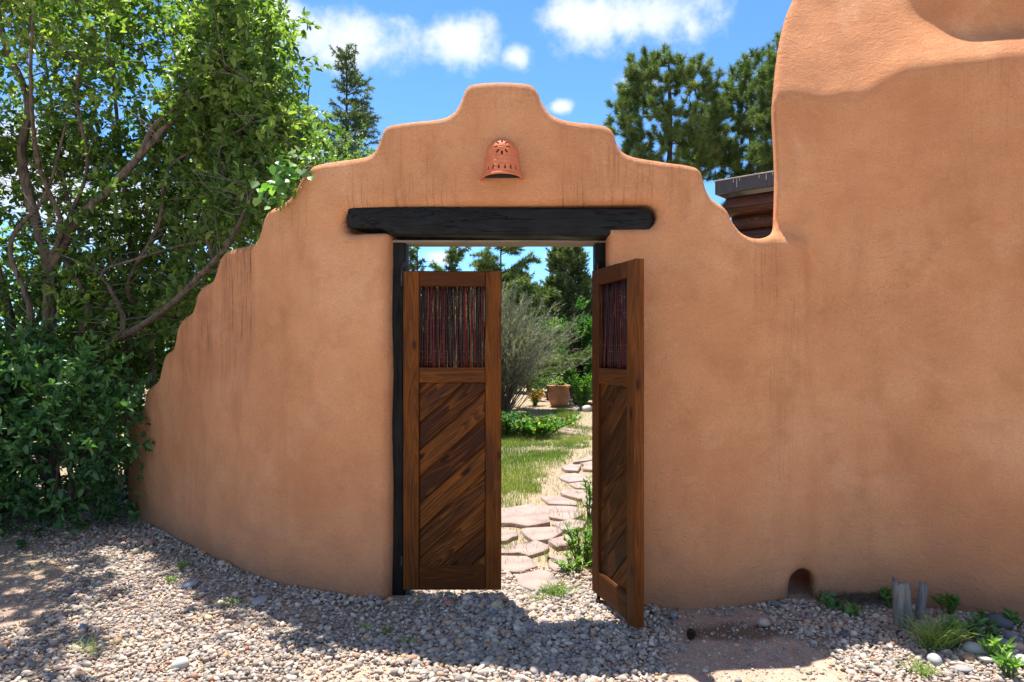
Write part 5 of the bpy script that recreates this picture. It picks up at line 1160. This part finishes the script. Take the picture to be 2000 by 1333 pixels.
def make_pot():
    p = at(1092, 17.6); root = empty("clay_pot", tuple(p)); tag(root, "round terracotta garden pot with plants, far along the lawn", "pot"); n = 28; V = []
    prof = [(0.0, 0.0), (0.17, 0.0), (0.24, 0.09), (0.285, 0.2), (0.28, 0.3), (0.25, 0.39), (0.26, 0.43), (0.30, 0.45), (0.305, 0.475), (0.27, 0.485), (0.235, 0.44), (0.225, 0.38), (0.0, 0.37)]
    for r, z in prof:
        for k in range(n): a = 2 * math.pi * k / n; V.append((r * math.cos(a), r * math.sin(a), z * 1.18))
    i = np.arange(len(prof) - 1)[:, None] * n; j = np.arange(n)[None, :]; j2 = (j + 1) % n; a = Acc(); a.add(V, np.stack([i + j, i + j2, i + n + j2, i + n + j], -1).reshape(-1, 4)); obj("vessel", a.build("vessel", M['pot'], True), root)
    g = np.random.default_rng(3); L = Acc(); c = g.normal(0, 0.1, (260, 3)); c[:, 2] = 0.5 + np.abs(g.normal(0, 0.13, 260)); c[:, 0] -= 0.05; leaves(L, c, rnd_unit(260, g), unit(np.array([0, 0, 1.0]) + rnd_unit(260, g) * 0.6), 0.09, 0.04, g.uniform(0.2, 1, 260)); obj("foliage", L.build("foliage", M['leaf_pale'], False, "tone"), root)
make_pot()
for i, (px, py, w, lab) in enumerate([(1126, 803, 15, "small pale rock edging the lawn by the pot"), (1146, 804, 22, "larger pale rock edging the lawn by the open leaf"), (1116, 793, 12, "tiny pale rock right under the clay pot"), (1002, 832, 20, "dark brown rock in front of the silver bush")]):
    cobble(px, py, w, (0.42, 0.36, 0.30) if i < 3 else (0.14, 0.10, 0.08), lab, 0.6, 60 + i)
#--SPLIT4--

# ---------------------------------------------------------------- small things in front of the wall
def tuft(px, py, H, R, n, label, seed, mat='grass_green', tone=0.5, w=0.004, lean=0.8):
    g = np.random.default_rng(seed); p = G(px, py); B = Acc(); q = p + np.stack([g.normal(0, R * 0.4, n), g.normal(0, R * 0.3, n), np.zeros(n)], 1)
    blades(B, q, H * g.uniform(0.4, 1.05, n), w, tone + g.normal(0, 0.25, n), g, lean, 2); plant("grass_tuft", label, "grass", None, [("blades", B, M[mat], False)], tuple(p))
for i, a in enumerate([(357, 1112, 0.085, 0.05, 90, "green grass sprout nearest the curved wall", 0.35), (334, 1137, 0.06, 0.035, 60, "small green grass sprout, lower of the pair", 0.4), (450, 1182, 0.05, 0.08, 150, "low dark green grass clump beside the flat grey stone", 0.2),
                       (172, 1275, 0.10, 0.12, 60, "sparse straw-coloured grass wisp on the bottom left gravel", 0.95), (793, 1262, 0.05, 0.07, 70, "faint yellowish grass patch below the closed gate leaf", 0.8), (757, 1238, 0.055, 0.05, 40, "thin grass wisp below the black gate post", 0.6), (716, 1232, 0.06, 0.04, 30, "thin grass wisp left of the black gate post", 0.6),
                       (1826, 1268, 0.215, 0.085, 300, "large lush grass tuft in front of the grey stump", 0.72), (1800, 1322, 0.10, 0.06, 110, "small sunlit grass tuft at the bottom right", 0.6), (1088, 1165, 0.12, 0.10, 190, "grass growing over the last flagstone's corner", 0.45), (1045, 1172, 0.06, 0.12, 110, "short grass along the last flagstone's front edge", 0.6), (160, 1040, 0.10, 0.06, 40, "thin grass wisp under the low dark bush", 0.6)]):
    tuft(*a[:6], 200 + i, tone=a[6])
for i, a in enumerate([(1868, 1268, 0.13, 0.085, 70, 'leaf_bright', 0.055, 0.018, "bright yellow-green weed between the large tuft and the white stone", 0.8), (1913, 1256, 0.10, 0.10, 60, 'leaf_dark', 0.06, 0.032, "dark green flat-leaved plant beside the dark boulder", 0.5),
                       (1948, 1296, 0.11, 0.075, 60, 'leaf_bright', 0.05, 0.017, "bright weed among the stones below the amber stone", 0.75), (1975, 1328, 0.10, 0.07, 50, 'leaf_bright', 0.05, 0.018, "bright weed in the bottom right corner", 0.75),
                       (1739, 1192, 0.11, 0.05, 36, 'leaf_bright', 0.05, 0.022, "green sprout just left of the grey stump", 0.3), (1856, 1205, 0.11, 0.08, 46, 'leaf_bright', 0.06, 0.022, "green sprout against the house wall behind the large tuft", 0.3), (1914, 1216, 0.05, 0.05, 30, 'leaf_bright', 0.035, 0.016, "tiny sprout against the house wall", 0.3),
                       (1978, 1228, 0.09, 0.10, 50, 'leaf_bright', 0.05, 0.02, "green sprouts along the house wall's foot at the right edge", 0.35), (1612, 1186, 0.05, 0.12, 22, 'leaf_dark', 0.055, 0.042, "round-leaved creeper at the mouth of the drain", 0.8), (1660, 1205, 0.05, 0.07, 18, 'leaf_bright', 0.045, 0.03, "yellowing creeper leaves below the drain", 0.9), (1632, 1196, 0.04, 0.06, 12, 'leaf_dark', 0.055, 0.04, "few round creeper leaves between drain and stump", 0.7)]):
    weed("small_weed", a[8], G(a[0], a[1]), a[2], a[3], a[4], 300 + i, a[5], a[6], a[7], 6, tone=a[9])
def stump(px, py, w, H, label, seed, lean=(0.0, 0.0), rz=0.0):
    g = np.random.default_rng(seed); p = G(px, py); r = w / 2; n, k = 14, 22; A = Acc(); zs = np.linspace(-0.05, H, n); grain = 0.03 * np.sin(np.arange(k) * 0.9 + seed) + g.normal(0, 0.02, k)
    V = []
    for i, z in enumerate(zs):
        t = max(z, 0) / H
        for q in range(k):
            a = 2 * math.pi * q / k; rr = r * (1.0 + grain[q] + 0.03 * g.normal()) * (1.06 - 0.10 * t); top = 0.016 * math.cos(a * 1.0 + 2.5) + 0.007 * g.normal() if i == n - 1 else 0
            V.append((rr * math.cos(a) + lean[0] * t, rr * 0.85 * math.sin(a) + lean[1] * t, z + top))
    V.append((lean[0], lean[1], H - 0.012)); i = np.arange(n - 1)[:, None] * k; j = np.arange(k)[None, :]; j2 = (j + 1) % k
    A.add(V, np.stack([i + j, i + j2, i + k + j2, i + k + j], -1).reshape(-1, 4), np.array([[n * k, (n - 1) * k + q, (n - 1) * k + (q + 1) % k] for q in range(k)]))
    o = obj("wooden_stump", A.build("wooden_stump", M['grey_wood'], True), None, tuple(p)); tag(o, label, "stump")
stump(1764, 1232, 0.088, 0.25, "taller cracked grey wooden stump before the house wall", 3, (-0.012, 0.0))
stump(1794, 1216, 0.046, 0.20, "thin grey stump leaning right behind the taller one", 4, (0.035, 0.01))
def straw_bed():
    g = np.random.default_rng(12); S_ = Acc()
    for k in range(240):
        p = G(g.normal(1665, 45), g.normal(1181, 9)) + np.array([0, 0, g.uniform(0.012, 0.03)]); d = np.array([math.cos(a := g.normal(0.0, 0.7)), math.sin(a) * 0.6, 0]) * g.uniform(0.05, 0.17); h = g.uniform(0.012, 0.05); tube(S_, [p + np.array([0, 0, 0.012]), p + d * 0.5 + np.array([0, 0, h]), p + d + np.array([0, 0, 0.014])], [0.0014, 0.0016, 0.0008], 3, cap=False)
    o = obj("dry_straw", S_.build("dry_straw", M['straw'], True, "tone")); o["kind"] = "stuff"; o["label"] = "dry grass stalks lying along the house wall's foot by the drain"
straw_bed()
def leaf_litter():
    g = np.random.default_rng(14); S_ = Acc(); n = 380; x = g.uniform(-4.8, -2.9, n); y = g.uniform(5.0, 6.9, n); ok = in_front(x, y, 0.03); x, y = x[ok], y[ok]; n = len(x)
    leaves(S_, np.stack([x, y, np.full(n, 0.022)], 1), rnd_unit(n, g) * np.array([1, 1, 0.2]), unit(np.array([0, 0, 1.0]) + 0.3 * rnd_unit(n, g)), 0.045, 0.022, g.uniform(0, 0.8, n))
    for k in range(46):
        p = np.array([g.uniform(-4.6, -3.0), g.uniform(5.3, 6.2), 0.02])
        if not in_front(p[0:1], p[1:2], 0.3)[0]: continue
        d = rnd_unit(1, g)[0] * g.uniform(0.1, 0.3); d[2] = abs(d[2]) * 0.3; tube(S_, [p, p + d * 0.5 + g.normal(0, 0.015, 3), p + d], [0.004, 0.003, 0.0015], 4, cap=False)
    o = obj("leaf_litter", S_.build("leaf_litter", M['straw'], False, "tone")); o["kind"] = "stuff"; o["label"] = "dead leaves and twigs lying under the bushes at the left"
leaf_litter()
def pine_cone():
    p = G(1347, 1252); A = Acc(); g = np.random.default_rng(9); core = [(0, 0, 0.0), (0, 0, 0.012), (0, 0, 0.03), (0, 0, 0.046)]; tube(A, core, [0.008, 0.014, 0.014, 0.004], 8)
    for k in range(70):
        t = k / 70; a = k * 2.39996; r = 0.026 * math.sin(math.pi * (0.16 + 0.78 * t)); z = 0.002 + 0.046 * t; d = np.array([math.cos(a), math.sin(a), 0.25 + 0.7 * t]); d = d / np.linalg.norm(d); b = np.array([-math.sin(a), math.cos(a), 0]); c = np.array([0, 0, z]); u = np.cross(d, b)
        A.add([c + b * 0.003, c - b * 0.003, c + d * r - b * 0.0062 , c + d * r + b * 0.0062, c + d * (r + 0.003) + u * 0.003, c + d * r * 0.9 + u * 0.0045], [[0, 1, 2, 3]], [[3, 2, 4], [2, 5, 4], [3, 4, 5]])
    o = obj("pine_cone", A.build("pine_cone", M['cone'], False), None, (p[0], p[1], float(ground_z(p[0], p[1])) + 0.004), (0.25, 0.2, 0)); tag(o, "small dark pine cone lying on the bare dirt", "pine cone")
pine_cone()
